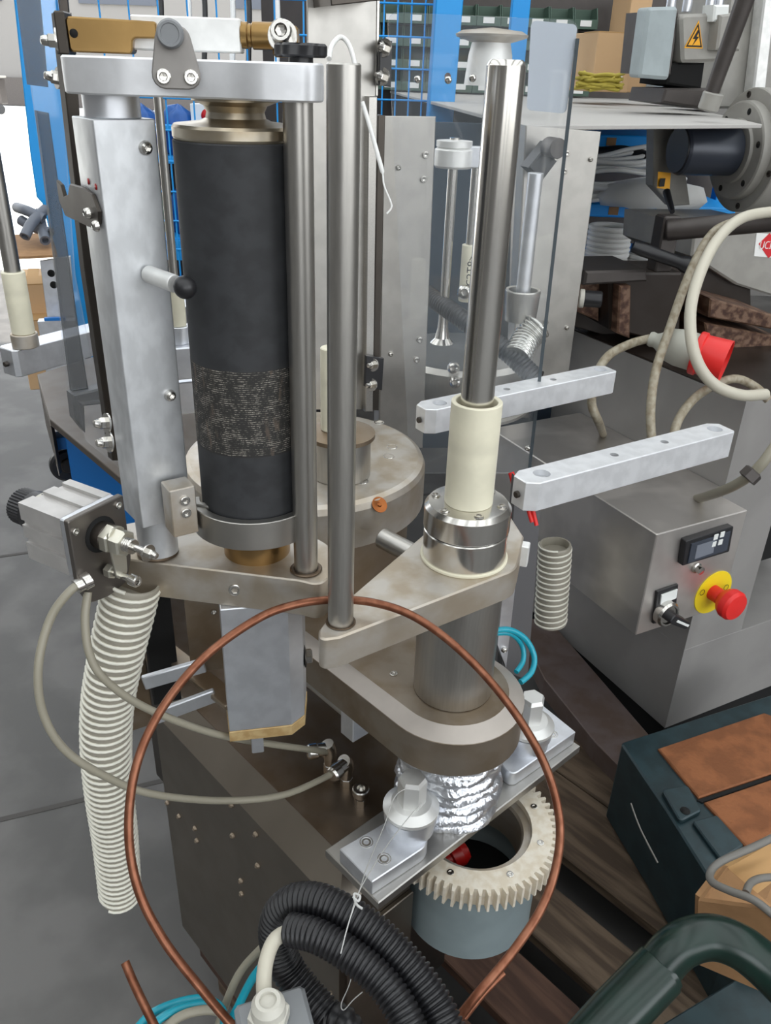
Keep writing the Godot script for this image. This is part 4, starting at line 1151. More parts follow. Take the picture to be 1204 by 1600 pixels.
	part("stem", lathe([Vector2(0, 0), Vector2(0.045, 0), Vector2(0.040, 0.05), Vector2(0.035, 0.07), Vector2(0, 0.07)], 32), "alu_white", m)
	part("head", lathe([Vector2(0, 0), Vector2(0.03, 0), Vector2(0.064, 0.010), Vector2(0.066, 0.014), Vector2(0.055, 0.020), Vector2(0, 0.026)], 40), "alu_dusty", m, Vector3(0, 0.068, 0))

func text(s: String, size: float, depth: float) -> TextMesh:
	var t := TextMesh.new()
	var f := SystemFont.new()
	f.font_names = PackedStringArray(["Droid Sans"])
	t.font = f
	t.text = s
	t.font_size = 32
	t.pixel_size = size / 32.0
	t.depth = depth
	return t


# ---------------------------------------------------------------- two drilled aluminium bars and the control box
func build_bars_and_control() -> void:
	drilled_bar(Vector3(0.1613, 0.9642, -0.7836), 31.8509, 0.3136, "drilled aluminium bar jutting over the control box, nearer of the two alike")
	drilled_bar(Vector3(0.0612, 0.9606, -0.998), 33.6435, 0.3306, "drilled aluminium bar passing behind the clear guard, farther of the two alike")
	
	# control box: local x along its front, z out of its front
	var w := 0.1449
	var c := thing("control_box", "brushed stainless control box with a controller, rotary switch and emergency stop", "control box", Vector3(0.4363, 0.6995, -1.1585), 27.9592)
	c.scale = Vector3.ONE * 1.42
	var hh := 0.1411
	part("housing", prism(pv2([Vector2(0, 0), Vector2(w, 0), Vector2(w, -0.056), Vector2(0.1646, -0.056), Vector2(0.1646, -0.34), Vector2(0, -0.34)]), -hh, 0.0, 0.0012, [], 0.0012), "box_steel", c)
	
	var k := part("controller", prism(rounded([Vector2(0.0396, 0.0135), Vector2(0.1151, 0.0109), Vector2(0.1189, 0.0473), Vector2(0.0428, 0.0481)], 0.002, 3), 0.0, 0.009, 0.0008), "black_plastic", c, Vector3.ZERO, Vector3(90, 0, 0))
	slab("bezel", [Vector2(0.0481, -0.0189), Vector2(0.1103, -0.0159), Vector2(0.1122, -0.043), Vector2(0.0492, -0.0453)], 0.002, "lcd", c, Vector3(0, 0, 0.0105), 0.0004)
	slab("screen", [Vector2(0.0573, -0.0228), Vector2(0.0858, -0.0217), Vector2(0.0879, -0.0398), Vector2(0.0583, -0.0414)], 0.001, "screen_grey", c, Vector3(0, 0, 0.0110), 0.0)
	for q in [Vector3(0.0861, -0.018, 0.0105), Vector3(0.0962, -0.0169, 0.0105), Vector3(0.0858, -0.0275, 0.0105), Vector3(0.0962, -0.0274, 0.0105)]:
		part("key", box(0.0068, 0.0075, 0.0012, 0.0004), "button_white", c, q)
	var bt := part("push_button", lathe([Vector2(0, 0), Vector2(0.007, 0), Vector2(0.007, 0.003), Vector2(0.005, 0.004), Vector2(0.005, 0.010), Vector2(0, 0.011)], 20), "chrome", c, Vector3(0.0768, -0.0631, -0), Vector3(90, 0, 0))
	bt.set_meta("label", "small chrome push button")
	var ye := part("warning_collar", cyl(0.0305, 0.0015, 0.0003, 40), "yellow", c, Vector3(0.1197, -0.1109, 0), Vector3(90, 0, 0))
	ye.set_meta("label", "yellow round collar")
	var em := part("stop_button", lathe([Vector2(0.0, 0), Vector2(0.010, 0), Vector2(0.010, 0.014), Vector2(0.0165, 0.020), Vector2(0.0195, 0.026), Vector2(0.0195, 0.034), Vector2(0.017, 0.038), Vector2(0, 0.040)], 36), "red_plastic", c, Vector3(0.1176, -0.1094, 0.0015), Vector3(90, 0, 0))
	em.set_meta("label", "red mushroom emergency stop")
	for i in 2:
		part("collar_mark", ring(0.0035, 0.0042, 0.0003, 0.0, 14), "ink", c, Vector3(0.1175, -0.1093, 0.0016) + Vector3(-0.021 + i * 0.042, 0.006 - i * 0.004, 0.0015), Vector3(90, 0, 0))
	slab("switch_plate", [Vector2(0.0165, -0.0797), Vector2(0.0498, -0.0787), Vector2(0.0581, -0.1346), Vector2(0.022, -0.1276)], 0.004, "black_plastic", c, Vector3(0, 0, 0.004), 0.0005)
	slab("name_tag", [Vector2(0.0229, -0.0851), Vector2(0.048, -0.0837), Vector2(0.0494, -0.0971), Vector2(0.0243, -0.0992)], 0.002, "button_white", c, Vector3(0, 0, 0.006), 0.0003)
	var sw := part("switch_ring", lathe([Vector2(0, 0), Vector2(0.0165, 0), Vector2(0.0165, 0.008), Vector2(0.0145, 0.011), Vector2(0.012, 0.011), Vector2(0.011, 0.009), Vector2(0, 0.009)], 32), "chrome", c, Vector3(0.0341, -0.1125, 0.004), Vector3(90, 0, 0))
	var lv := part("switch_lever", prism(rounded([Vector2(-0.013, -0.006), Vector2(0.026, -0.005), Vector2(0.026, 0.005), Vector2(-0.013, 0.006)], 0.004, 3), 0.0, 0.016, 0.001), "black_plastic", sw, Vector3(0, 0.008, 0), Vector3(0, -32, 0))
	part("white_line", box(0.026, 0.0006, 0.003, 0.0), "button_white", sw, Vector3(0.009, 0.0243, 0.005), Vector3(0, -32, 0))
	lv.set_meta("label", "black switch lever")
	# pedestal and the larger cabinet beside it
	
	var cab := thing("grey_cabinet", "large grey sheet-steel cabinet with the control box fixed to its dark left side", "cabinet", Vector3(0.4363, 0.6995, -1.1585), 27.9592)
	cab.scale = Vector3.ONE * 1.42
	
	part("upper_body", prism(pv2([Vector2(0.1651, -0.055), Vector2(0.2773, -0.055), Vector2(0.2773, -0.62), Vector2(0.1651, -0.62)]), -0.2551, 0.1157, 0.0004), "cabinet_grey", cab)
	part("lower_body", prism(pv2([Vector2(0.1651, -0.055), Vector2(0.5051, -0.055), Vector2(0.5051, -0.62), Vector2(0.1651, -0.62)]), -0.4002, -0.2551, 0.0004), "cabinet_grey", cab)
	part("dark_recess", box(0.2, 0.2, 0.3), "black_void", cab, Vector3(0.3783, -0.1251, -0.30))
	part("oily_top", prism(pv2([Vector2(0.1651, -0.056), Vector2(0.4773, -0.056), Vector2(0.4773, -0.62), Vector2(0.1651, -0.62)]), 0.1157, 0.1187, 0.001), "mill_oily", cab)
	part("plinth", prism(pv2([Vector2(0.1751, -0.065), Vector2(0.4951, -0.065), Vector2(0.4951, -0.61), Vector2(0.1751, -0.61)]), -0.4952, -0.4002, 0.001), "black_void", cab)

func drilled_bar(at: Vector3, turn: float, l: float, label: String) -> void:
	var b := thing("drilled_bar", label, "bar", at, turn)
	var wdt := 0.036
	var plan := [Vector2(-0.012, -0.008), Vector2(0, 0), Vector2(l - 0.004, 0), Vector2(l, -0.003), Vector2(l + 0.002, -wdt + 0.008), Vector2(l - 0.012, -wdt), Vector2(0.0, -wdt), Vector2(-0.012, -wdt + 0.008)]
	var holes := [circle(Vector2(0.018, -wdt * 0.5), 0.0095, 24), circle(Vector2(l * 0.40, -wdt * 0.5), 0.0050, 16), circle(Vector2(l * 0.66, -wdt * 0.5), 0.0050, 16), circle(Vector2(l - 0.018, -wdt * 0.5), 0.0095, 24)]
	part("bar", prism(pv2(plan), -0.034, 0.0, 0.0010, holes), "alu_bright", b)
	for x in [0.018, l - 0.018]:
		part("blind_bottom", cyl(0.0096, 0.002, 0.0, 24), "alu_bright", b, Vector3(x, -0.009, -wdt * 0.5))
	for x in [l * 0.40, l * 0.66]:
		part("thread_insert", cyl(0.0051, 0.002, 0.0, 16), "steel_dark", b, Vector3(x, -0.007, -wdt * 0.5))
	part("end_pin", cyl(0.004, 0.004, 0.0006, 14), "steel_dark", b, Vector3(-0.012, -0.018, -wdt * 0.5), Vector3(0, 0, 90))


# ---------------------------------------------------------------- hoses, tubes, cables and wires
func build_hoses() -> void:
	var hp := [Vector3(-0.2244, 0.9325, -0.6225), Vector3(-0.2352, 0.895, -0.6205), Vector3(-0.25, 0.8449, -0.6178), Vector3(-0.2645, 0.7892, -0.6181), Vector3(-0.273, 0.7312, -0.6172), Vector3(-0.2802, 0.6625, -0.6225), Vector3(-0.2858, 0.5859, -0.6297), Vector3(-0.2942, 0.4842, -0.6354)]
	var h := thing("suction_hose", "white ribbed suction hose hanging from under the air cylinder, its lower end cut off ragged", "hose")
	world_part("wall", corrugated(hp, 0.0238, 0.0246, 0.0086, 24, 0.93, 0.0225), "hose_clear", h)
	world_part("spiral_rib", helix(hp, 0.0246, 0.0019, 0.0086, 22, 0.0226), "hose_white", h)
	var k := thing("ribbed_hose_stub", "short clear ribbed hose stub under the control box, left of the pedestal", "hose")
	var kp := [Vector3(0.3001, 0.6173, -1.2593), Vector3(0.3053, 0.5456, -1.257), Vector3(0.3078, 0.4929, -1.253), Vector3(0.3109, 0.4559, -1.2512)]
	world_part("wall", corrugated(kp, 0.0275, 0.0285, 0.0112, 24, 0.9), "hose_clear", k)
	world_part("spiral_rib", helix(kp, 0.0285, 0.0019, 0.0112, 22), "hose_white", k)
	var a := thing("air_tube", "grey air tube looping lowest round the white hose to the front elbow fitting", "tube")
	world_part("tube", tube([Vector3(-0.2465, 0.962, -0.5722), Vector3(-0.2574, 0.9567, -0.5633), Vector3(-0.2724, 0.9363, -0.5524), Vector3(-0.2806, 0.9026, -0.5345), Vector3(-0.2805, 0.8629, -0.5253), Vector3(-0.2684, 0.8244, -0.5227), Vector3(-0.2454, 0.786, -0.5322), Vector3(-0.211, 0.7382, -0.5548), Vector3(-0.1535, 0.6846, -0.5983), Vector3(-0.0951, 0.6476, -0.6446), Vector3(-0.0353, 0.624, -0.7111)], 0.0036, 12), "tube_grey", a)
	var f := part("end_fitting", lathe([Vector2(0, 0), Vector2(0.0062, 0), Vector2(0.0062, 0.006), Vector2(0.0075, 0.007), Vector2(0.0075, 0.013), Vector2(0, 0.014)], 16), "chrome", a)
	aim(f, Vector3(-0.2531, 0.9594, -0.5672), Vector3(0.0075, 0.0019, -0.0082))
	a = thing("air_tube", "grey air tube from behind the white hose's top to the rear elbow fitting", "tube")
	world_part("tube", tube([Vector3(-0.2478, 0.9482, -0.5768), Vector3(-0.2492, 0.9267, -0.5653), Vector3(-0.2463, 0.8988, -0.5564), Vector3(-0.2355, 0.8726, -0.5545), Vector3(-0.209, 0.8309, -0.5682), Vector3(-0.1624, 0.7675, -0.6065), Vector3(-0.1109, 0.7134, -0.6497), Vector3(-0.0567, 0.624, -0.7325)], 0.0036, 12), "tube_grey", a)
	# copper coil
	single("copper_coil", "large loose loop of dull copper tube hung in front of the whole machine", "copper tube", tube([Vector3(0.0619, 0.6909, -0.3734), Vector3(0.0332, 0.667, -0.3606), Vector3(-0.0155, 0.6503, -0.3517), Vector3(-0.0651, 0.6597, -0.3567), Vector3(-0.0997, 0.6861, -0.3708), Vector3(-0.1315, 0.7165, -0.387), Vector3(-0.1598, 0.747, -0.4033), Vector3(-0.1803, 0.7803, -0.4211), Vector3(-0.1892, 0.8192, -0.4418), Vector3(-0.187, 0.8588, -0.469), Vector3(-0.1724, 0.8906, -0.498), Vector3(-0.1418, 0.9223, -0.527), Vector3(-0.1028, 0.9426, -0.5534), Vector3(-0.0737, 0.9439, -0.5745), Vector3(-0.0424, 0.9408, -0.5885), Vector3(-0.0094, 0.9417, -0.5853), Vector3(0.0235, 0.9366, -0.5766), Vector3(0.0564, 0.9217, -0.5626), Vector3(0.089, 0.8985, -0.5443), Vector3(0.1188, 0.8692, -0.5226), Vector3(0.1402, 0.8387, -0.5003), Vector3(0.1505, 0.8061, -0.4769), Vector3(0.1474, 0.7783, -0.456), Vector3(0.1345, 0.7577, -0.433), Vector3(0.1109, 0.7364, -0.4096), Vector3(0.0807, 0.7141, -0.3857), Vector3(0.0619, 0.6909, -0.3734)], 0.0036, 14, 8), "copper")
	single("copper_offcut", "cut open end of copper tube sticking up at the lower left corner of the loop", "copper tube", tube([Vector3(-0.195, 0.7105, -0.4078), Vector3(-0.1837, 0.6971, -0.3947), Vector3(-0.1645, 0.6733, -0.3759)], 0.0035, 14, 6, 0.72), "copper")
	single("copper_offcut", "short copper tube end lying beside the right leg of the loop near the bottom", "copper tube", tube([Vector3(0.107, 0.7068, -0.4119), Vector3(0.0902, 0.7022, -0.3974), Vector3(0.0751, 0.6902, -0.385)], 0.0028, 12, 6, 0.7), "copper")
	# black conduits
	single("corrugated_conduit", "thick black corrugated conduit bending over from the left, uppermost of the bundle", "conduit", corrugated([Vector3(-0.0266, 0.02, -0.3357), Vector3(-0.0066, 0.5367, -0.3557), Vector3(-0.0146, 0.6665, -0.3783), Vector3(-0.0321, 0.6762, -0.3895), Vector3(-0.0509, 0.6823, -0.4048), Vector3(-0.0677, 0.695, -0.4176), Vector3(-0.0767, 0.7199, -0.4249), Vector3(-0.0736, 0.747, -0.4273), Vector3(-0.0597, 0.7662, -0.4256), Vector3(-0.04, 0.7758, -0.4187), Vector3(-0.0172, 0.7769, -0.4072), Vector3(0.006, 0.7729, -0.3931), Vector3(0.0292, 0.7627, -0.3756), Vector3(0.047, 0.7511, -0.3574), Vector3(0.0592, 0.7401, -0.3395), Vector3(0.0847, 0.7088, -0.3168), Vector3(0.1094, 0.5776, -0.2701), Vector3(0.1194, 0.13, -0.2401)], 0.0121, 0.0142, 0.0042, 20), "black_hose")
	single("corrugated_conduit", "black corrugated conduit with an open end from which the grey cable leaves", "conduit", corrugated([Vector3(-0.0614, 0.7714, -0.3983), Vector3(-0.0413, 0.778, -0.3898), Vector3(-0.017, 0.7771, -0.3773), Vector3(0.0049, 0.7728, -0.363), Vector3(0.0207, 0.7662, -0.3474), Vector3(0.0326, 0.7558, -0.3299), Vector3(0.0514, 0.7311, -0.3047), Vector3(0.0612, 0.601, -0.2586), Vector3(0.0712, 0.13, -0.2286)], 0.0106, 0.0124, 0.0040, 20, 0.8), "black_hose")
	var g2 := thing("cable_gland_box", "grey connector box with a white cable gland, at the bottom edge below the conduits", "connector", Vector3(-0.07, 0.7494, -0.3445), 20.0)
	part("box", box(0.052, 0.03, 0.04, 0.003), "fitting_grey", g2, Vector3(0.004, -0.018, 0))
	part("gland_nut", hex_head(0.026, 0.012), "gland", g2, Vector3(0, -0.002, 0))
	part("gland_cap", lathe([Vector2(0, 0), Vector2(0.0125, 0), Vector2(0.0118, 0.008), Vector2(0.0088, 0.013), Vector2(0.0062, 0.013), Vector2(0.006, 0.010), Vector2(0, 0.010)], 24), "gland", g2, Vector3(0, 0.009, 0))
	single("grey_cable", "thick pale grey cable curving from the conduit's open end down into the gland", "cable", tube([Vector3(-0.0525, 0.772, -0.3962), Vector3(-0.0631, 0.7703, -0.3965), Vector3(-0.072, 0.7684, -0.3907), Vector3(-0.0759, 0.7658, -0.3772), Vector3(-0.0759, 0.7616, -0.363), Vector3(-0.0733, 0.7551, -0.3499)], 0.0056, 16), "cable_beige")
	# binding wire
	single("binding_wire", "thin white wire looped round the clamp bolt and tied over the black conduits", "wire", tube([Vector3(0.0385, 0.6954, -0.6161), Vector3(0.0202, 0.6944, -0.6035), Vector3(0.009, 0.7013, -0.5591), Vector3(-0.0045, 0.7491, -0.4765), Vector3(-0.0111, 0.8035, -0.4034), Vector3(-0.016, 0.8068, -0.3811), Vector3(-0.0208, 0.7965, -0.3636)], 0.00045, 6), "wire_white")
	single("binding_wire", "second strand of white wire running from the bolt head to the knot", "wire", tube([Vector3(0.0464, 0.6883, -0.6002), Vector3(0.0343, 0.6933, -0.5789), Vector3(0.0119, 0.7289, -0.5138), Vector3(-0.0061, 0.792, -0.4273), Vector3(-0.012, 0.8041, -0.4013), Vector3(-0.0149, 0.808, -0.3854), Vector3(-0.0186, 0.8035, -0.371)], 0.00045, 6), "wire_white")
	single("wire_tail", "loose curled tail of white wire hanging in front of the cabinet", "wire", tube([Vector3(-0.0127, 0.7322, -0.3954), Vector3(-0.0157, 0.7199, -0.3888), Vector3(-0.0211, 0.7076, -0.3822), Vector3(-0.019, 0.7033, -0.38), Vector3(-0.0119, 0.7105, -0.3838), Vector3(-0.0052, 0.7159, -0.3867)], 0.00045, 6), "wire_white")
	single("wire_knot", "small twisted knot of the white binding wire", "wire", tube([Vector3(-0.0143, 0.8067, -0.4015), Vector3(-0.0104, 0.8058, -0.3986), Vector3(-0.0092, 0.8072, -0.4018), Vector3(-0.0135, 0.8065, -0.4038), Vector3(-0.0117, 0.8059, -0.3963), Vector3(-0.0069, 0.8047, -0.3932)], 0.0010, 6), "wire_white")
	# teal and grey tubing at the bottom left
	single("teal_tube", "teal air tube running up to the black conduit at the bottom left", "tube", tube([Vector3(-0.1205, 0.6202, -0.4077), Vector3(-0.1104, 0.6396, -0.418), Vector3(-0.0988, 0.661, -0.4295), Vector3(-0.0832, 0.6797, -0.4394)], 0.0036, 12), "teal")
	single("teal_tube", "teal air tube coiled at the bottom edge, outermost loop left of the conduits", "tube", tube([Vector3(-0.194, 0.636, -0.3921), Vector3(-0.1802, 0.6473, -0.4041), Vector3(-0.1592, 0.6463, -0.4156), Vector3(-0.1388, 0.644, -0.4204), Vector3(-0.125, 0.6378, -0.417), Vector3(-0.1209, 0.6313, -0.4076), Vector3(-0.1249, 0.6248, -0.3981)], 0.0036, 12), "teal")
	single("teal_tube", "second teal tube coiled just inside the outermost loop at the bottom edge", "tube", tube([Vector3(-0.1821, 0.645, -0.3849), Vector3(-0.1695, 0.6551, -0.3963), Vector3(-0.1503, 0.6538, -0.4076), Vector3(-0.1312, 0.6496, -0.4114), Vector3(-0.1191, 0.6405, -0.4065)], 0.0034, 12), "teal")
	single("grey_tube", "grey air tube running beside the teal one up to the conduit", "tube", tube([Vector3(-0.131, 0.6035, -0.4168), Vector3(-0.1225, 0.6283, -0.43), Vector3(-0.1107, 0.6516, -0.4425), Vector3(-0.0887, 0.6783, -0.4507)], 0.0036, 12), "tube_grey")
	single("grey_tube", "grey air tube coiled at the bottom edge inside the teal loops", "tube", tube([Vector3(-0.1697, 0.6468, -0.3858), Vector3(-0.1565, 0.6555, -0.3965), Vector3(-0.1385, 0.6567, -0.4031), Vector3(-0.122, 0.6505, -0.4058), Vector3(-0.1116, 0.6422, -0.3954)], 0.0038, 12), "tube_grey")
	single("teal_tube", "teal tube looping out from behind the steel column on the right", "tube", tube([Vector3(0.1217, 0.8003, -0.7442), Vector3(0.1424, 0.7958, -0.7538), Vector3(0.1624, 0.7811, -0.758), Vector3(0.1742, 0.761, -0.7532), Vector3(0.1709, 0.7482, -0.7404), Vector3(0.1572, 0.7445, -0.7264)], 0.0034, 12), "teal")
	single("teal_tube", "smaller teal loop inside the one beside the steel column", "tube", tube([Vector3(0.1225, 0.7946, -0.7471), Vector3(0.1448, 0.7889, -0.7561), Vector3(0.16, 0.7714, -0.7588), Vector3(0.162, 0.7561, -0.7506), Vector3(0.1527, 0.7511, -0.7359)], 0.0030, 12), "teal")
	# white lead beside the guide rod
	single("white_lead", "white cable arching out behind the black star knob", "cable", tube([Vector3(-0.0571, 1.3491, -0.7488), Vector3(-0.0563, 1.3584, -0.7658), Vector3(-0.0506, 1.3654, -0.7815), Vector3(-0.0436, 1.3609, -0.7792), Vector3(-0.0384, 1.3486, -0.7726), Vector3(-0.0363, 1.337, -0.7664)], 0.0020, 10), "cable_white")
	single("white_lead", "white cable with a bare thin end hanging right of the guide rod", "cable", sweep(smooth_path([Vector3(-0.037, 1.3135, -0.9221), Vector3(-0.0299, 1.2956, -0.9125), Vector3(-0.0213, 1.2716, -0.8997), Vector3(-0.0148, 1.2531, -0.8898), Vector3(-0.0124, 1.2407, -0.8832), Vector3(-0.0055, 1.2268, -0.8758), Vector3(-0.0046, 1.2211, -0.8727), Vector3(-0.0089, 1.2159, -0.87)], 6), PackedFloat32Array([0.0022, 0.0022, 0.0022, 0.0022, 0.0022, 0.0022, 0.0022, 0.0022, 0.0022, 0.0022, 0.0022, 0.0022, 0.0022, 0.0022, 0.0022, 0.0022, 0.0022, 0.0022, 0.0022, 0.0009]), 10), "cable_white")


# ---------------------------------------------------------------- milling machine at the right
func build_mill() -> void:
	var m := thing("milling_machine", "grey milling machine with round spindle flange and dark motor, at the right edge", "machine", Vector3(0.769, 0.9737, -1.9062), 20.0)
	var org := m.position
	var fl := part("spindle_flange", lathe([Vector2(0, -0.09), Vector2(0.122, -0.09), Vector2(0.122, -0.024), Vector2(0.120, -0.022), Vector2(0.098, -0.021), Vector2(0.097, -0.002), Vector2(0.093, 0.0), Vector2(0.064, 0.0), Vector2(0.062, 0.006), Vector2(0.050, 0.006), Vector2(0, 0.006)], 56), "mill_grey", m)
	aim(fl, Vector3(0.7168, 1.2138, -1.9263), Vector3(-0.974, 0, 0.22))
	for k in 6:
		var a := TAU * (k + 0.3) / 6
		part("flange_screw", socket_screw(0.013, 0.003), "steel_dark", fl, Vector3(cos(a) * 0.110, -0.022, sin(a) * 0.110))
		part("flange_hole", cyl(0.0065, 0.0005, 0.0, 14), "black_void", fl, Vector3(cos(a + 0.5) * 0.080, 0.0001, sin(a + 0.5) * 0.080))
	var mo := part("motor", lathe([Vector2(0, 0), Vector2(0.049, 0), Vector2(0.049, 0.118), Vector2(0.046, 0.124), Vector2(0, 0.125)], 44), "motor_blue", m)
	aim(mo, Vector3(0.709, 1.2138, -1.9245), Vector3(-0.974, 0, 0.22))
	part("motor_face", cyl(0.045, 0.003, 0.001, 40), "black_plastic", mo, Vector3(0, 0.124, 0))
	var ba := part("bearing_body", lathe([Vector2(0, 0), Vector2(0.125, 0), Vector2(0.132, 0.01), Vector2(0.132, 0.28), Vector2(0, 0.28)], 48), "mill_grey", m)
	aim(ba, Vector3(1.0869, 1.2138, -2.0099), Vector3(-0.974, 0, 0.22))
	slab("slide_plate", [Vector2(-0.045, 0.0687), Vector2(0.0219, 0.0644), Vector2(0.0877, -0.095), Vector2(0.0392, -0.097), Vector2(-0.022, -0.0527)], 0.03, "mill_grey", m, Vector3(0.5922, 1.1871, -1.9841), 0.002)
	fix(m, "slide_plate", Vector3(0.5922, 1.1871, -1.9841), 20.0)
	slab("orange_label", [Vector2(-0.0208, 0.0196), Vector2(0.0128, 0.0168), Vector2(0.0172, -0.0172), Vector2(-0.0167, -0.0142)], 0.001, "orange", m)
	fix(m, "orange_label", Vector3(0.5841, 1.1482, -1.9393), 20.0)
	var ar := part("label_arrow", text("→", 0.018, 0.0006), "ink", m)
	aim_flat(ar, Vector3(0.577, 1.1437, -1.9309), 20.0)
	var lab: MeshInstance3D
	# upper head: terminal box, gear head with warning sign, lever
	var hd := thing("terminal_box", "pale blue-grey metal terminal box on top of the milling machine, left of the warning sign", "box", Vector3(0.5295, 1.412, -1.96), 24.0)
	slab("lid", [Vector2(-0.0409, 0.0586), Vector2(0.0356, 0.0636), Vector2(0.0431, -0.0689), Vector2(-0.0377, -0.0661)], 0.04, "mill_blue", hd, Vector3.ZERO, 0.006, 0.008)
	slab("body", [Vector2(0.0065, 0.0555), Vector2(0.0683, 0.0585), Vector2(0.0749, -0.0597), Vector2(0.0137, -0.0589)], 0.10, "mill_dark", hd, Vector3(0.004, 0, -0.041), 0.003)
	var gh := thing("mill_gearbox", "grey gear head casting bearing a yellow electric warning triangle, at the upper right", "machine head", Vector3(0.6377, 1.4233, -2.0381), 24.0)
	slab("casting", [Vector2(-0.0655, 0.0413), Vector2(0.0442, 0.0489), Vector2(0.0592, -0.0413), Vector2(-0.0383, -0.0467)], 0.12, "mill_grey", gh, Vector3.ZERO, 0.006, 0.010)
	slab("side_casting", [Vector2(0.0144, 0.0428), Vector2(0.0738, 0.0504), Vector2(0.0859, -0.0208), Vector2(0.0214, -0.0207)], 0.06, "mill_grey", gh, Vector3(0, 0, 0.03), 0.004)
	slab("white_bushing", [Vector2(0.0026, 0.0607), Vector2(0.0437, 0.0628), Vector2(0.0495, 0.0304), Vector2(0.0073, 0.0309)], 0.04, "button_white", gh, Vector3(0, 0, 0.02), 0.004)
	slab("warning_sign", [Vector2(-0.0155, 0.0322), Vector2(0.0085, -0.0187), Vector2(-0.0417, -0.0194)], 0.001, "orange", gh, Vector3(0, 0, 0.0012), 0.0)
	
	var tri_o := [Vector2(-0.0156, 0.0274), Vector2(0.005, -0.0164), Vector2(-0.0382, -0.0169)]
	var tri_i := [Vector2(-0.0158, 0.0213), Vector2(0.0005, -0.0133), Vector2(-0.0336, -0.0137)]
	for i in 3:
		var j := (i + 1) % 3
		slab("sign_border", [tri_o[i], tri_o[j], tri_i[j], tri_i[i]], 0.0006, "ink", gh, Vector3(0, 0, 0.0018), 0.0)
	slab("lightning_bolt", [Vector2(-0.0143, 0.0147), Vector2(-0.0237, -0.0021), Vector2(-0.016, -0.0018), Vector2(-0.0221, -0.0151), Vector2(-0.0077, 0.0027), Vector2(-0.0145, 0.0024), Vector2(-0.0092, 0.0149)], 0.0006, "ink", gh, Vector3(0, 0, 0.0018), 0.0)
	slab("drive_block", [Vector2(-0.052, -0.0471), Vector2(0.0421, -0.0443), Vector2(0.0457, -0.0963), Vector2(-0.0522, -0.0884)], 0.10, "black_void", gh, Vector3(0, 0, -0.02), 0.004)
	slab("base_shelf", [Vector2(-0.0711, -0.0962), Vector2(0.0703, -0.0932), Vector2(0.0715, -0.1366), Vector2(-0.0751, -0.1235)], 0.12, "mill_dark", gh, Vector3(0, 0, 0.0), 0.004)
	for x in [Vector2(-0.0535, 0.0669), Vector2(-0.01, 0.0692), Vector2(0.0514, 0.0724), Vector2(0.0757, 0.0737)]:
		part("pipe", cyl(0.010, 0.10, 0.001, 18), "alu", gh, Vector3(x.x, x.y - 0.02, -0.05))
	var lv := thing("clamp_lever", "long dark grey clamping lever slanting up to the right across the gear head", "lever", Vector3(0.5733, 1.2999, -1.7199))
	var l1 := part("lever", lathe([Vector2(0, 0), Vector2(0.013, 0), Vector2(0.019, 0.30), Vector2(0, 0.31)], 24), "mill_dark", lv)
	aim(l1, Vector3(0.5753, 1.3105, -1.7256), Vector3(0.0255, 0.1833, 0.0223))
	var l2 := part("socket", cyl(0.019, 0.03, 0.002, 24), "mill_grey", lv)
	aim(l2, Vector3(0.5755, 1.2955, -1.7236), Vector3(0.0255, 0.1833, 0.0223))
	var cl := thing("mill_column", "pale grey vertical column casting of the milling machine at the upper right corner", "column", Vector3(0.8409, 1.4097, -2.2592), 15.0)
	slab("casting", [Vector2(-0.0991, 0.1141), Vector2(0.052, 0.1211), Vector2(0.125, -0.1205), Vector2(-0.0728, -0.1245)], 0.25, "mill_grey", cl, Vector3.ZERO, 0.006)
	slab("raised_rib", [Vector2(-0.0359, 0.117), Vector2(-0.0057, 0.1184), Vector2(0.0265, -0.1085), Vector2(-0.0092, -0.1092)], 0.04, "alu_white", cl, Vector3(0, 0, 0.04), 0.004)
	# lower part: bars, knobs and oily slides
	var hb := single("handle_bar", "thick dark grey horizontal handle bar in front of the milling machine", "bar", cyl(0.0185, 0.34, 0.003, 28), "mill_dark")
	aim(hb, Vector3(0.4933, 1.101, -1.5776), Vector3(0.174, 0.0318, 0.0551))
	hb = single("handle_block", "dark square block at the left end of the horizontal handle bar", "block", box(0.035, 0.10, 0.035, 0.003), "mill_dark", Vector3(0.4998, 1.0748, -1.5997), 15.0)
	hb = single("crank_lever", "black plastic crank handle below the horizontal bar, slanting left", "handle", lathe([Vector2(0, 0), Vector2(0.010, 0), Vector2(0.012, 0.02), Vector2(0.011, 0.09), Vector2(0.015, 0.10), Vector2(0.015, 0.125), Vector2(0, 0.128)], 24), "black_plastic")
	aim(hb, Vector3(0.4337, 1.0735, -1.5629), Vector3(0.079, -0.0213, 0.0114))
	hb = single("short_lever", "short black lever below the orange label", "lever", lathe([Vector2(0, 0), Vector2(0.008, 0), Vector2(0.006, 0.07), Vector2(0.005, 0.08), Vector2(0, 0.08)], 18), "black_plastic")
	aim(hb, Vector3(0.5753, 1.1325, -1.8828), Vector3(-0.006, -0.0488, 0.1222))
	var bd := thing("milling_table", "pale grey milling table casting with a red diamond badge, under the handle bar", "machine base", Vector3(0.7375, 1.0253, -1.7776), 20.0)
	slab("casting", [Vector2(-0.1512, 0.061), Vector2(0.0821, 0.0554), Vector2(0.1326, -0.0998), Vector2(-0.0161, -0.0585), Vector2(-0.1451, 0.005)], 0.25, "mill_grey", bd, Vector3.ZERO, 0.004)
	slab("badge_plate", [Vector2(0.0044, 0.0459), Vector2(0.0783, 0.0414), Vector2(0.0892, -0.0084), Vector2(0.0116, -0.0004)], 0.001, "paper", bd, Vector3(0, 0, 0.0012), 0.0)
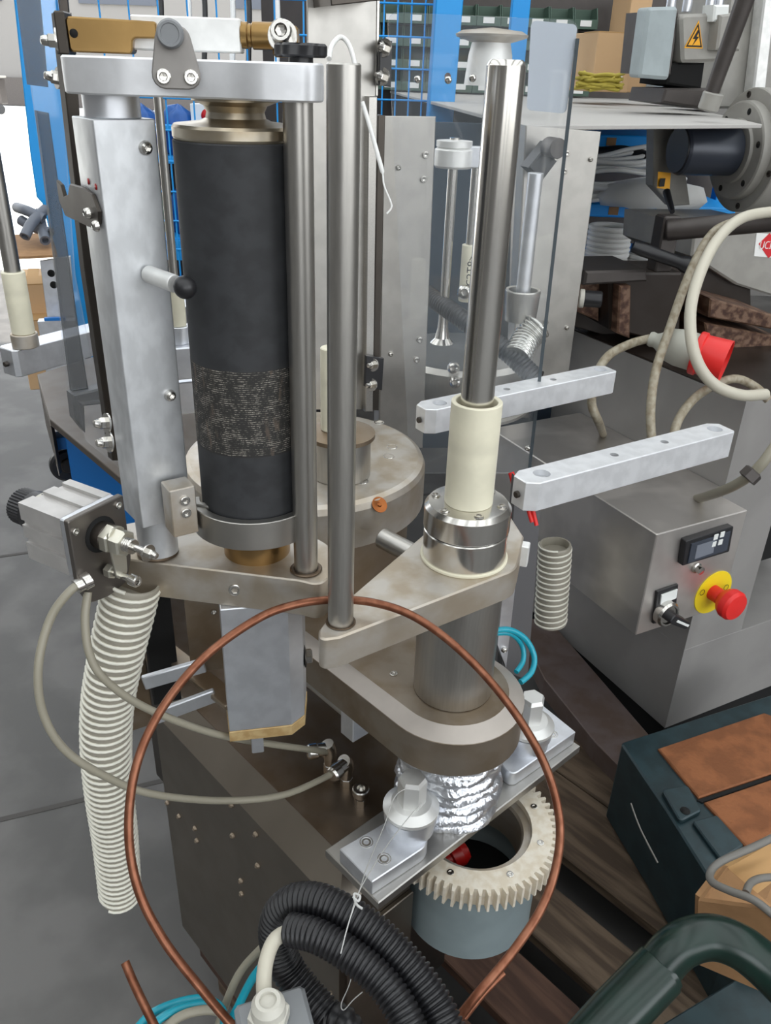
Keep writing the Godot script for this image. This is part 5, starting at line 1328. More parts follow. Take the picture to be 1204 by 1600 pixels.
	slab("badge_diamond", [Vector2(0.0374, 0.0451), Vector2(0.0765, 0.0157), Vector2(0.0497, -0.0056), Vector2(0.0159, 0.024)], 0.001, "badge_red", bd, Vector3(0, 0, 0.0022), 0.0)
	var t := part("badge_text", text("UCIMU", 0.020, 0.0006), "paper", bd)
	t.position = Vector3(0.0496, 0.0207, 0.0025)
	var sl := thing("oily_slideway", "dark oily slideway blocks of the milling machine behind the red plug", "machine base", Vector3(0.5456, 0.9523, -1.6184), 15.0)
	slab("dark_base", [Vector2(-0.2277, 0.069), Vector2(0.2489, 0.0431), Vector2(0.3236, -0.2041), Vector2(-0.2247, -0.0418)], 0.04, "mill_oily", sl, Vector3(0, 0, -0.12), 0.002)
	slab("upright_block", [Vector2(-0.1382, 0.0646), Vector2(0.0213, 0.0609), Vector2(0.0475, -0.0854), Vector2(-0.1159, -0.0461)], 0.12, "mill_oily", sl, Vector3(0, 0, -0.02), 0.004)
	slab("ledge", [Vector2(-0.196, 0.073), Vector2(-0.0702, 0.0726), Vector2(-0.0631, 0.0509), Vector2(-0.1958, 0.0471)], 0.14, "mill_dark", sl, Vector3(0, 0, 0.0), 0.004)
	slab("rusty_block", [Vector2(0.0659, 0.0205), Vector2(0.2288, -0.0204), Vector2(0.2373, -0.0496), Vector2(0.0722, -0.0176)], 0.14, "mill_rusty", sl, Vector3(0, 0, 0.02), 0.003)
	slab("rusty_foot", [Vector2(0.0724, -0.0304), Vector2(0.2512, -0.0662), Vector2(0.2664, -0.1719), Vector2(0.1202, -0.143)], 0.14, "mill_rusty", sl, Vector3(0, 0, 0.01), 0.003)
	slab("stained_panel", [Vector2(-0.2061, 0.0545), Vector2(-0.1316, 0.0574), Vector2(-0.1198, -0.0397), Vector2(-0.2035, -0.0056)], 0.05, "mill_rusty", sl, Vector3(0, 0, -0.06), 0.003)
	slab("rusty_rail", [Vector2(-0.1241, 0.0452), Vector2(-0.0998, 0.0446), Vector2(-0.0833, -0.0576), Vector2(-0.1131, -0.0462)], 0.08, "mill_rusty", sl, Vector3(0, 0, 0.005), 0.003)
	var kb := thing("dial_knob", "small black knob with a white graduated ring right of the cover panel", "knob", Vector3(0.3473, 0.9797, -1.5489))
	var kk := part("graduated_ring", cyl(0.017, 0.008, 0.0008, 28), "gland", kb)
	aim(kk, Vector3(0.3473, 0.9797, -1.5489), Vector3(1, 0, 0.15))
	kk = part("grip", cyl(0.015, 0.036, 0.002, 28), "black_plastic", kb)
	aim(kk, Vector3(0.352, 0.9799, -1.549), Vector3(1, 0, 0.15))
	# plug and its cables
	var pl := thing("red_plug", "five-pin industrial plug with grey body and red collar lying on the grey cabinet", "plug", Vector3(0.4404, 0.9622, -1.3353))
	
	var pb := part("body", lathe([Vector2(0, 0), Vector2(0.011, 0), Vector2(0.0125, 0.004), Vector2(0.0115, 0.010), Vector2(0.013, 0.014), Vector2(0.026, 0.032), Vector2(0.030, 0.05), Vector2(0.030, 0.078), Vector2(0, 0.078)], 32), "plug_grey", pl)
	aim(pb, Vector3(0.4234, 0.9672, -1.338), Vector3(0.0956, -0.0138, 0.0554))
	var rc := part("collar", lathe([Vector2(0, 0.0), Vector2(0.034, 0.0), Vector2(0.035, 0.002), Vector2(0.035, 0.010), Vector2(0.032, 0.012), Vector2(0.034, 0.05), Vector2(0.0315, 0.05), Vector2(0.030, 0.022), Vector2(0, 0.022)], 36), "red_plastic", pl)
	aim(rc, Vector3(0.4886, 0.9578, -1.3002), Vector3(0.0956, -0.0138, 0.0554))
	for i in 5:
		var a := TAU * i / 5
		part("pin", cyl(0.003, 0.024, 0.0006, 12), "bronze", rc, Vector3(cos(a) * 0.016, 0.020, sin(a) * 0.016))
	single("plug_cable", "dirty grey cable leaving the back of the red plug and dropping behind the bars", "cable", tube([Vector3(0.4234, 0.9672, -1.338), Vector3(0.3901, 0.9619, -1.3231), Vector3(0.3515, 0.9464, -1.3029), Vector3(0.3294, 0.9182, -1.2758), Vector3(0.3246, 0.8818, -1.2563), Vector3(0.3516, 0.8336, -1.2907), Vector3(0.4858, 0.6301, -1.7227)], 0.0072, 14), "cable_grey")
	single("grey_mill_cable", "thick pale cable looping from the handle bar in front of the red plug", "cable", tube([Vector3(0.657, 1.1495, -1.5074), Vector3(0.579, 1.144, -1.4564), Vector3(0.521, 1.1169, -1.3939), Vector3(0.4783, 1.0746, -1.3232), Vector3(0.4587, 1.0264, -1.2735), Vector3(0.4639, 0.9732, -1.2331), Vector3(0.4958, 0.9336, -1.2239), Vector3(0.5478, 0.9113, -1.236), Vector3(0.6023, 0.9028, -1.2675)], 0.0090, 14), "cable_beige")
	single("grey_mill_cable", "dirty cable hanging from the handle bar to behind the near drilled bar", "cable", tube([Vector3(0.5816, 1.1343, -1.4873), Vector3(0.5287, 1.119, -1.443), Vector3(0.4831, 1.0678, -1.3797), Vector3(0.4431, 0.997, -1.3058), Vector3(0.4153, 0.94, -1.2514), Vector3(0.406, 0.8905, -1.2129), Vector3(0.4098, 0.8423, -1.1872), Vector3(0.4133, 0.8047, -1.1671)], 0.0072, 14), "cable_grey")
	single("grey_mill_cable", "dirty cable rising from behind the near bar to the right of the plug", "cable", tube([Vector3(0.4368, 0.8142, -1.1722), Vector3(0.4451, 0.8436, -1.1999), Vector3(0.4576, 0.871, -1.2265), Vector3(0.4857, 0.8976, -1.2527), Vector3(0.529, 0.9116, -1.2842), Vector3(0.5642, 0.9165, -1.2989), Vector3(0.6006, 0.902, -1.3032), Vector3(0.6223, 0.8841, -1.2936)], 0.0072, 14), "cable_grey")
	var cc := thing("sleeved_cable", "dark grey cable with a union nut leaving the cabinet at the right edge", "cable")
	world_part("cable", tube([Vector3(0.5761, 0.5989, -1.4658), Vector3(0.5361, 0.7326, -1.2368), Vector3(0.5386, 0.7965, -1.1507), Vector3(0.5531, 0.8383, -1.125), Vector3(0.5754, 0.8769, -1.1335)], 0.0080, 14), "tube_grey", cc)
	var un := part("union_nut", hex_head(0.026, 0.016), "mill_dark", cc)
	aim(un, Vector3(0.5379, 0.8204, -1.1214), Vector3(0.0152, 0.0179, -0.0036))

func fix(parent: Node3D, called: String, at: Vector3, turn: float) -> void:   # stand an upright slab at a world place
	var o := parent.get_node(NodePath(called)) as Node3D
	var b := Basis(Vector3.UP, deg_to_rad(turn)) * Basis(Vector3.RIGHT, PI / 2)
	o.transform = parent.global_transform.affine_inverse() * Transform3D(b, at)

func aim_flat(o: Node3D, at: Vector3, turn: float) -> void:
	var up := o.get_parent() as Node3D
	o.transform = up.global_transform.affine_inverse() * Transform3D(Basis(Vector3.UP, deg_to_rad(turn)), at)

# ---------------------------------------------------------------- racks with bins, shelves and cartons; blue posts and wire mesh
func build_racks() -> void:
	# green picking bins on their louvred rack
	var rng := RandomNumberGenerator.new()
	rng.seed = 5
	
	var proto := make_bin(0.0859, 0.0708)
	var rows := ["top", "second", "third", "fourth"]
	var nth := ["first", "second", "third", "fourth", "fifth", "sixth", "seventh", "eighth", "ninth"]
	for r in 4:
		for k in 9:
			var b: Node3D = proto
			if r + k > 0:
				b = proto.duplicate()
				b.name = numbered("picking_bin")
				add_child(b)
			b.position = Vector3(0.6498, 1.5283, -3.404) + Vector3(-k * 0.0859, -r * 0.0708, 0.002 * (k % 3))
			tag(b, "green picking bin with white label, %s row of the rack, %s from right" % [rows[r], nth[k]], "bin", "green picking bins on the rear rack")
	var rk := thing("bin_rack", "dark upright back panel of the picking bin rack", "rack", Vector3(0.3267, 1.3338, -3.5405))
	part("back_panel", box(1.7, 2.4, 0.03), "mill_dark", rk, Vector3(0, -0.35, -0.04))
	# blue shelving with cable coils
	
	var sh := thing("blue_shelving", "bright blue steel shelving stacked with white cable coils, right of the cover panel", "shelf", Vector3(0.7142, 0.8378, -2.5547))
	var hs := [Vector3(-0.0279, 0.3406, -0.1218), Vector3(-0.0083, 0.169, 0.0299), Vector3(-0.1086, 0.0255, 0.1666)]
	for i in 3:
		part("shelf", box(0.62, 0.036, 0.36, 0.003), "blue_shelf", sh, hs[i] + Vector3(-0.04, 0, -0.17))
		part("price_tag", box(0.028, 0.022, 0.001, 0.0), "cardboard", sh, hs[i] + [Vector3(-0.06, 0, 0.0115), Vector3(-0.08, 0, 0.0115), Vector3(0.03, 0, 0.0115)][i])
	part("post", box(0.05, 1.9, 0.05, 0.002), "blue_shelf", sh, Vector3(-0.38, -0.15, -0.2))
	part("post", box(0.05, 1.9, 0.05, 0.002), "blue_shelf", sh, Vector3(0.30, -0.15, -0.2))
	part("back_sheet", box(0.75, 1.3, 0.01), "mill_dark", sh, Vector3(-0.04, -0.33, -0.36))
	# coils and bundles on the shelves
	var coil := thing("cable_coil", "round coil of white cable on the lowest blue shelf", "cable coil", Vector3(0.5848, 0.8952, -2.357))
	for i in 7:
		part("turn", torus(0.052 + 0.002 * (i % 2), 0.0075), "cable_white", coil, Vector3(0.001 * (i % 3), 0.008 + i * 0.0135, 0))
	for i in 3:
		part("inner_turn", torus(0.038, 0.0075), "cable_white", coil, Vector3(0, 0.03 + i * 0.0135, 0))
	var c2 := thing("cable_coil", "flat coil of white cable at the right end of the lowest blue shelf", "cable coil", Vector3(0.7038, 0.8925, -2.3556))
	for i in 3:
		part("turn", torus(0.055 - 0.004 * i, 0.007), "cable_white", c2, Vector3(0, 0.008 + i * 0.012, 0))
	for s in 2:
		var bn := thing("cable_bundle", ["bundle of white flat cable in a clear bag on the middle blue shelf", "upper bundle of loose white cable lying on the bagged one"][s], "cable bundle", Vector3(0.6775, 1.03, -2.5011) + Vector3(-0.02 * s, 0.0 + 0.065 * s, -0.03 * s))
		for i in 9:
			var y := 0.008 + i * 0.008 - s * 0.002
			var pts := []
			for k in 7:
				var f := k / 6.0
				pts.append(Vector3(lerpf(-0.16, 0.15 - s * 0.04, f), y * (1.0 - 0.5 * absf(f - 0.45)) + 0.012 * sin(f * 5.0 + i * 0.4) + (0.02 if s == 1 else 0.0) * f, 0.05 + 0.03 * cos(i * 1.3) * sin(f * PI) - 0.10 * f * f))
			part("strand", tube(pts, 0.0062, 8, 4), "cable_white", bn)
		if s == 0:
			var w := part("clear_bag", crumple(lathe([Vector2(0, 0), Vector2(0.08, 0.0), Vector2(0.095, 0.02), Vector2(0.08, 0.055), Vector2(0, 0.075)], 28), 0.01), "bag_white", bn, Vector3(0.03, 0.0, 0.05))
			w.scale = Vector3(1.6, 1.0, 0.8)
	var dk := single("dark_cable_bundle", "bundle of dark cables hanging under the top blue shelf", "cable bundle", tube([Vector3(0.5358, 1.1573, -2.6651), Vector3(0.58, 1.1532, -2.6029), Vector3(0.6359, 1.1608, -2.5709), Vector3(0.6939, 1.1516, -2.5419), Vector3(0.7398, 1.1338, -2.5325)], 0.016, 10), "black_hose")
	dk.set_meta("category", "cable bundle")
	single("round_lid", "small red cap beside the white cable bundle on the middle shelf", "cap", cyl(0.018, 0.022, 0.003, 18), "red_plastic", Vector3(0.5626, 1.0391, -2.4819))
	# cartons on top
	carton(Vector3(0.5864, 1.3808, -2.6043), 0.1095, 0.1449, 12.0, "tall brown carton left of the milling machine's terminal box")
	carton(Vector3(0.6951, 1.3818, -2.7249), 0.085, 0.1479, 12.0, "second brown carton just behind and right of the tall one")
	carton(Vector3(0.7931, 1.5386, -3.2292), 0.0726, 0.1282, 5.0, "small darker carton high up near the top edge of the picture")
	single("white_label", "white paper label at the foot of the tall brown carton", "label", box(0.055, 0.018, 0.001, 0.0), "paper", Vector3(0.5847, 1.3434, -2.5783), 12.0)
	for i in 3:
		var bun := []
		for k in 12:
			var a := k * 1.9 + i
			bun.append(Vector3(0.5098, 1.3219, -2.3926) + Vector3(cos(a) * 0.06, 0.012 * i + 0.01 * sin(a * 1.7), sin(a) * 0.03))
		single("yellow_wire_bundle", ["tangled yellow-green wire on top of the blue shelving, lowest strand", "tangled yellow-green wire on the blue shelving, middle strand", "tangled yellow-green wire on the blue shelving, topmost strand"][i], "wire bundle", tube(bun, 0.004, 8, 6), "yellow_wire")
	var pb := single("clear_parcel", "clear plastic parcel behind the loose plate, below the terminal box", "parcel", crumple(lathe([Vector2(0, 0), Vector2(0.05, 0), Vector2(0.055, 0.03), Vector2(0.045, 0.065), Vector2(0, 0.07)], 24), 0.01), "plastic_bag2", Vector3(0.7747, 1.2879, -2.7349))
	pb.set_meta("category", "parcel")
	# blue cage posts and wire mesh
	var bp := thing("cage_post", "bright blue square cage post between the wire mesh and the bins", "post", Vector3(0.1147, 1.4203, -2.4451), 5.0)
	slab("post", [Vector2(-0.031, 0.1034), Vector2(0.0385, 0.1059), Vector2(0.0224, -0.5434), Vector2(-0.0424, -0.5444)], 0.06, "blue_paint", bp, Vector3.ZERO, 0.003)
	var bolt := part("bolt", cyl(0.008, 0.006, 0.001, 16), "mill_rusty", bp, Vector3(0.009, -0.0855, 0), Vector3(90, 0, 0))
	mesh_panel(Vector3(-0.0579, 1.218, -2.5173), 0.34, 0.62, 0.036, 0.075, "blue wire mesh panel left of the blue cage post")
	mesh_panel(Vector3(-0.4803, 1.1994, -2.3271), 0.50, 0.60, 0.070, 0.074, "blue wire mesh panel behind the black roller")
	# shelves behind the mesh
	var s2 := thing("cage_shelving", "dark shelving inside the wire cage with a blue front rail, behind the roller", "shelf", Vector3(-0.6364, 0.846, -2.6792))
	part("back_sheet", box(1.0, 1.1, 0.02), "mill_dark", s2, Vector3(-0.05, -0.25, -0.42))
	part("shelf", box(0.8, 0.03, 0.4), "blue_paint", s2, Vector3(0, 0, -0.2))
	part("front_rail", box(0.8, 0.06, 0.02), "blue_paint", s2, Vector3(0, -0.02, 0.01))
	part("shelf", box(0.8, 0.03, 0.4), "blue_paint", s2, Vector3(0, -0.32, -0.2))
	part("upper_shelf", box(0.8, 0.02, 0.4), "blue_paint", s2, Vector3(0, 0.24, -0.2))
	for x in [-0.42, 0.42]:
		part("post", box(0.04, 2.4, 0.04), "blue_paint", s2, Vector3(x, -0.2, -0.2))
	for i in 6:
		var m: String = ["bag_green", "bag_blue", "bag_green", "bag_blue", "bag_blue", "bag_green"][i]
		var w: String = ["leftmost of the lower ones", "second from the left below", "third of the lower ones", "leftmost above", "middle one above", "rightmost above"][i]
		var bg := single("plastic_bag", "crumpled %s plastic bag in the wire cage behind the roller, %s" % ["green" if m == "bag_green" else "blue", w], "bag", crumple(lathe([Vector2(0, 0), Vector2(0.055, 0.0), Vector2(0.07, 0.05), Vector2(0.055, 0.11), Vector2(0.02, 0.13), Vector2(0, 0.13)], 24), 0.02), m)
		bg.position = Vector3(-0.6364, 0.846, -2.6792) + Vector3(-0.16 + 0.125 * (i % 3), 0.016 if i < 3 else 0.251, -0.10 - 0.02 * (i % 2))
	var wb := thing("white_carton", "small white carton with a red disc in the wire cage, beside the roller top", "carton", Vector3(-0.5851, 1.2113, -2.754))
	part("shelf_board", box(0.30, 0.012, 0.2), "blue_paint", s2, Vector3(0.0513, 0.3293, -0.0949))
	part("box", box(0.075, 0.055, 0.05), "paper", wb)
	part("red_disc", cyl(0.02, 0.001, 0.0, 24), "badge_red", wb, Vector3(0.014, -0.004, 0.0255), Vector3(90, 0, 0))
	for i in 6:
		single("hanging_hose", "dark hose hanging behind the wire cage above the upper arm, number %s from the left" % ["one", "two", "three", "four", "five", "six"][i], "hose", tube([Vector3(-0.8112, 1.5658, -3.2438), Vector3(-0.804, 1.4906, -3.2036), Vector3(-0.8018, 1.3775, -3.1432), Vector3(-0.7988, 1.2456, -3.0728)].map(func(p): return p + Vector3(0.075 * i + 0.02 * (i % 2), 0, 0.01 * i)), 0.009, 8, 4), "black_hose" if i % 2 == 0 else "cable_white", Vector3.ZERO, 0.0)

func torus(r: float, t: float) -> ArrayMesh:
	var prof := []
	for i in 11:
		var a := TAU * i / 10 - PI
		prof.append(Vector2(r + cos(-a) * -t if false else r - cos(a) * t * -1.0, sin(a) * t))
	return lathe(prof, 36)

func make_bin(w: float, h: float) -> Node3D:
	var b := thing("picking_bin", "x", "bin")
	var t := 0.003
	var d := 0.12
	# open-fronted bin: floor, two cut-down sides, back, low front lip
	part("floor", box(w - 0.002, t, d), "bin_green", b, Vector3(0, -h / 2 + t, -d / 2))
	var side := [Vector2(-d, h * 0.46), Vector2(-0.03, h * 0.46), Vector2(0, -h * 0.05), Vector2(0, -h / 2), Vector2(-d, -h / 2)]
	for s in [-1, 1]:
		slab("side", side, t, "bin_green", b, Vector3(s * (w / 2 - 0.003) + (t / 2), 0, 0), 0.0005, 0.0, 90.0).rotation_degrees = Vector3(90, 0, 90)
	for c in b.get_children():
		if str(c.name).begins_with("side"):
			c.transform = Transform3D(Basis(Vector3(0, 0, 1), Vector3(1, 0, 0), Vector3(0, -1, 0)), c.position)
	part("back", box(w - 0.002, h * 0.9, t), "bin_green", b, Vector3(0, 0, -d))
	part("front_lip", box(w - 0.001, h * 0.42, t, 0.0008), "bin_green", b, Vector3(0, -h * 0.28, 0))
	part("label", box(w * 0.46, h * 0.26, 0.001, 0.0), "paper", b, Vector3(0, -h * 0.24, 0.0025))
	return b

func carton(at: Vector3, w: float, h: float, turn: float, label: String) -> void:
	var c := thing("carton", label, "carton", at, turn)
	part("body", box(w, h, 0.2, 0.002), "carton_tan", c, Vector3(0, 0, -0.1))
	part("tape", box(0.03, 0.0008, 0.2, 0.0), "cardboard_edge", c, Vector3(0, h / 2 + 0.0005, -0.1))
	part("flap", box(w, 0.003, 0.1, 0.0006), "cardboard_edge", c, Vector3(0, h / 2, -0.05))

func mesh_panel(at: Vector3, w: float, h: float, dx: float, dy: float, label: String) -> void:
	var p := thing("wire_mesh", label, "wire mesh", at, 3.0)
	var wire := cyl(0.0022, h * 2.0, 0.0, 8)
	var across := cyl(0.0024, w, 0.0, 8)
	for i in int(w / dx) + 1:
		part("wire", wire, "blue_paint", p, Vector3(-w / 2 + i * dx, -h, 0))
	for j in int(h * 2.0 / dy) + 1:
		part("wire", across, "blue_paint", p, Vector3(w / 2, -h + j * dy, 0.004), Vector3(0, 0, 90))

# ---------------------------------------------------------------- left background: blue frame, bench with another rod, cartons, yard
func build_left_background() -> void:
	
	var b := thing("blue_rack_upright", "tall bright blue sheet-steel frame at the left, behind the side guard", "frame", Vector3(-0.8827, 1.1873, -2.3207), 15.0)
	slab("sheet", [Vector2(-0.049, 0.2973), Vector2(0.0466, 0.3018), Vector2(0.0304, -0.0602), Vector2(0.0324, -0.5396), Vector2(-0.0233, -0.5373), Vector2(-0.0578, -0.1832), Vector2(-0.0697, -0.1671), Vector2(-0.0684, -0.0612)], 0.03, "blue_paint", b, Vector3.ZERO, 0.003)
	slab("rail", [Vector2(0.0495, 0.302), Vector2(0.073, 0.3031), Vector2(0.0359, -0.5397), Vector2(0.0254, -0.5393)], 0.02, "steel_dark", b, Vector3(0, 0, -0.02), 0.002)
	# bench plate with the bar and rods of a further station
	
	var t := thing("bench", "dark brown bench plate of a further machine left of the box column", "bench", Vector3(-0.4809, 0.837, -1.2685))
	part("plate", prism(pv2([Vector2(-0.1597, -0.1619), Vector2(-0.0502, -0.3532), Vector2(0.1185, -0.3508), Vector2(0.2126, 0.1147), Vector2(0.1944, 0.3077), Vector2(0.128, 0.265), Vector2(-0.0579, 0.0478)]), -0.012, 0.0, 0.001), "bench_dark", t)
	part("skirt", prism(pv2([Vector2(-0.1597, -0.1619), Vector2(-0.0579, 0.0478), Vector2(-0.0589, 0.034), Vector2(-0.1556, -0.1696)]), -0.10, -0.0125, 0.001), "bench_dark", t)
	slab("hanging_leg", [Vector2(-0.0473, -0.0705), Vector2(-0.0248, -0.0874), Vector2(-0.035, -0.1922), Vector2(-0.0579, -0.1804)], 0.03, "blue_paint", t, Vector3(0, 0, -0.01), 0.002)
	part("frame_beam", box(0.10, 0.30, 0.03), "blue_dark", t, Vector3(-0.0042, -0.1787, -0.0007), Vector3(0, 20, 0))
	part("top_block", box(0.022, 0.022, 0.03), "blue_dark", t, Vector3(-0.0696, -0.0634, -0.0142), Vector3(0, 20, 0))
	part("caster_wheel", cyl(0.03, 0.018, 0.004, 28), "black_plastic", t, Vector3(-0.0783, -0.1139, -0.0353), Vector3(90, 30, 0))
	part("caster_hub", cyl(0.013, 0.020, 0.002, 20), "steel_dark", t, Vector3(-0.0763, -0.1116, -0.0305), Vector3(90, 30, 0))
	part("leg", box(0.04, 0.817, 0.04), "blue_dark", t, Vector3(0.10, -0.4285, -0.25))
	part("leg", box(0.04, 0.817, 0.04), "blue_dark", t, Vector3(0.30, -0.4285, -0.02))
	
	var ab := thing("far_bar", "long aluminium bar at the left, carrying a rod with a cream sleeve", "bar", Vector3(-0.5598, 0.9495, -1.1603), 57.3077)
	part("bar", prism(pv2([Vector2(0, 0.014), Vector2(0.006, 0.02), Vector2(0.3844, 0.02), Vector2(0.3844, -0.02), Vector2(0.006, -0.02), Vector2(0, -0.014)]), -0.02, 0.02, 0.0012), "alu", ab)
	part("end_pin", cyl(0.004, 0.006, 0.0006, 14), "steel_dark", ab, Vector3(0, -0.002, 0), Vector3(0, 0, 90))
	var r := thing("far_rod", "steel rod with cream sleeve on the far aluminium bar, at the left edge", "rod", Vector3(-0.5358, 0.9695, -1.1763))
	part("collar", cyl(0.019, 0.020, 0.001, 28), "alu_dusty", r)
	part("sleeve", cyl(0.0160, 0.088, 0.001, 28), "cream", r, Vector3(0, 0.020, 0))
	part("rod", cyl(0.0112, 0.20, 0.001, 28), "steel", r, Vector3(0, 0.10, 0))
	var r2 := thing("far_collar_bar", "short aluminium bar end with a bright chamfer, seen between column and roller", "bar", Vector3(-0.2055, 1.0688, -0.8445), 25.0)
	part("bar", box(0.10, 0.034, 0.036, 0.0012), "alu", r2)
	var r3 := thing("lower_far_bar", "aluminium bar low between the column and the black roller", "bar", Vector3(-0.2222, 1.0256, -0.8525), 25.0)
	part("bar", box(0.12, 0.036, 0.034, 0.0012), "alu", r3)
	# stand with cartons and grey tubes
	var st := thing("tube_stand", "perforated aluminium stand under a carton board, left of the blue frame", "stand", Vector3(-0.8582, 0.8376, -2.0739), 15.0)
	slab("plate", [Vector2(-0.0137, 0.0659), Vector2(0.0594, 0.0769), Vector2(0.0481, -0.0909), Vector2(-0.0178, -0.0769)], 0.01, "alu", st, Vector3.ZERO, 0.001)
	for q in [Vector3(0.0085, 0.036, -0), Vector3(0.0102, 0.0077, -0)]:
		part("hole", cyl(0.009, 0.001, 0.0, 18), "black_void", st, q, Vector3(90, 0, 0))
	part("blue_strip", box(0.05, 0.008, 0.012), "blue_dark", st, Vector3(0.0071, -0.0645, 0.05))
	part("foot", box(0.09, 0.9, 0.03), "alu", st, Vector3(0.0079, -0.5231, 0.0232))
	var bd := single("carton_board", "flat brown cardboard sheet lying on the stand under the grey tubes", "cardboard", prism(pv2([Vector2(-0.1243, -0.1273), Vector2(0.0133, 0.1239), Vector2(0.0944, 0.0872), Vector2(-0.0292, -0.2039)]), -0.006, 0.0, 0.0005), "cardboard", Vector3(-0.8834, 0.9387, -2.0678))
	bd.set_meta("category", "cardboard")
	var tp := [[Vector3(-0.9447, 1.0019, -2.1616), Vector3(-0.8937, 1.0032, -2.1022), Vector3(-0.854, 0.9878, -2.094)], [Vector3(-0.8804, 0.9562, -2.029), Vector3(-0.8725, 0.9839, -2.0679), Vector3(-0.8606, 1.0051, -2.1272)], [Vector3(-0.9244, 0.9777, -2.1247), Vector3(-0.8907, 0.9666, -2.1067), Vector3(-0.8372, 0.958, -2.0781)], [Vector3(-0.8898, 0.9923, -2.1565), Vector3(-0.8688, 0.97, -2.1085), Vector3(-0.8401, 0.9454, -2.0473)]]
	for i in 4:
		single("grey_pipe", ["grey pipe on the cardboard sheet, topmost, pointing left", "grey pipe on the cardboard sheet with its open end towards the viewer", "grey pipe on the cardboard sheet, lying lowest across", "grey pipe on the cardboard sheet, rightmost beside the blue frame"][i], "pipe", tube(tp[i], 0.0125, 16, 6, 0.65), "pipe_grey", Vector3(0, 0.012, 0), 0.0)
	carton(Vector3(-0.9623, 0.7551, -2.21), 0.0828, 0.1139, 20.0, "upper brown carton beside the perforated stand")
	carton(Vector3(-0.9353, 0.6386, -2.1479), 0.0966, 0.1898, 20.0, "lower brown carton standing behind the dark bench plate")
	# yard beyond the open door
	var wl := thing("far_building", "grey building across the bright yard, seen through the open door", "building", Vector3(-16, 0, -30))
	part("wall", box(30, 7, 0.4), "far_grey", wl, Vector3(0, 3.5, 0))
	part("plinth", box(30, 0.8, 0.5), "mill_dark", wl, Vector3(0, 0.4, 0.05))
	for i in 6:
		part("window", box(2.4, 1.4, 0.1), "lcd", wl, Vector3(-12 + i * 4.8, 3.6, 0.22))
	var tr := thing("yard_trolley", "small grey machine on wheels standing in the yard, top left", "trolley", Vector3(-10.7057, 0, -24.7474))
	part("body", box(0.5, 0.6, 0.4, 0.01), "mill_dark", tr, Vector3(-0.2, 0.55, 0))
	part("top", box(0.6, 0.05, 0.45, 0.01), "mill_grey", tr, Vector3(-0.2, 0.9, 0))
	for x in [-0.38, 0.0]:
		part("wheel", cyl(0.12, 0.06, 0.01, 24), "black_plastic", tr, Vector3(x, 0.12, 0.2), Vector3(90, 0, 0))

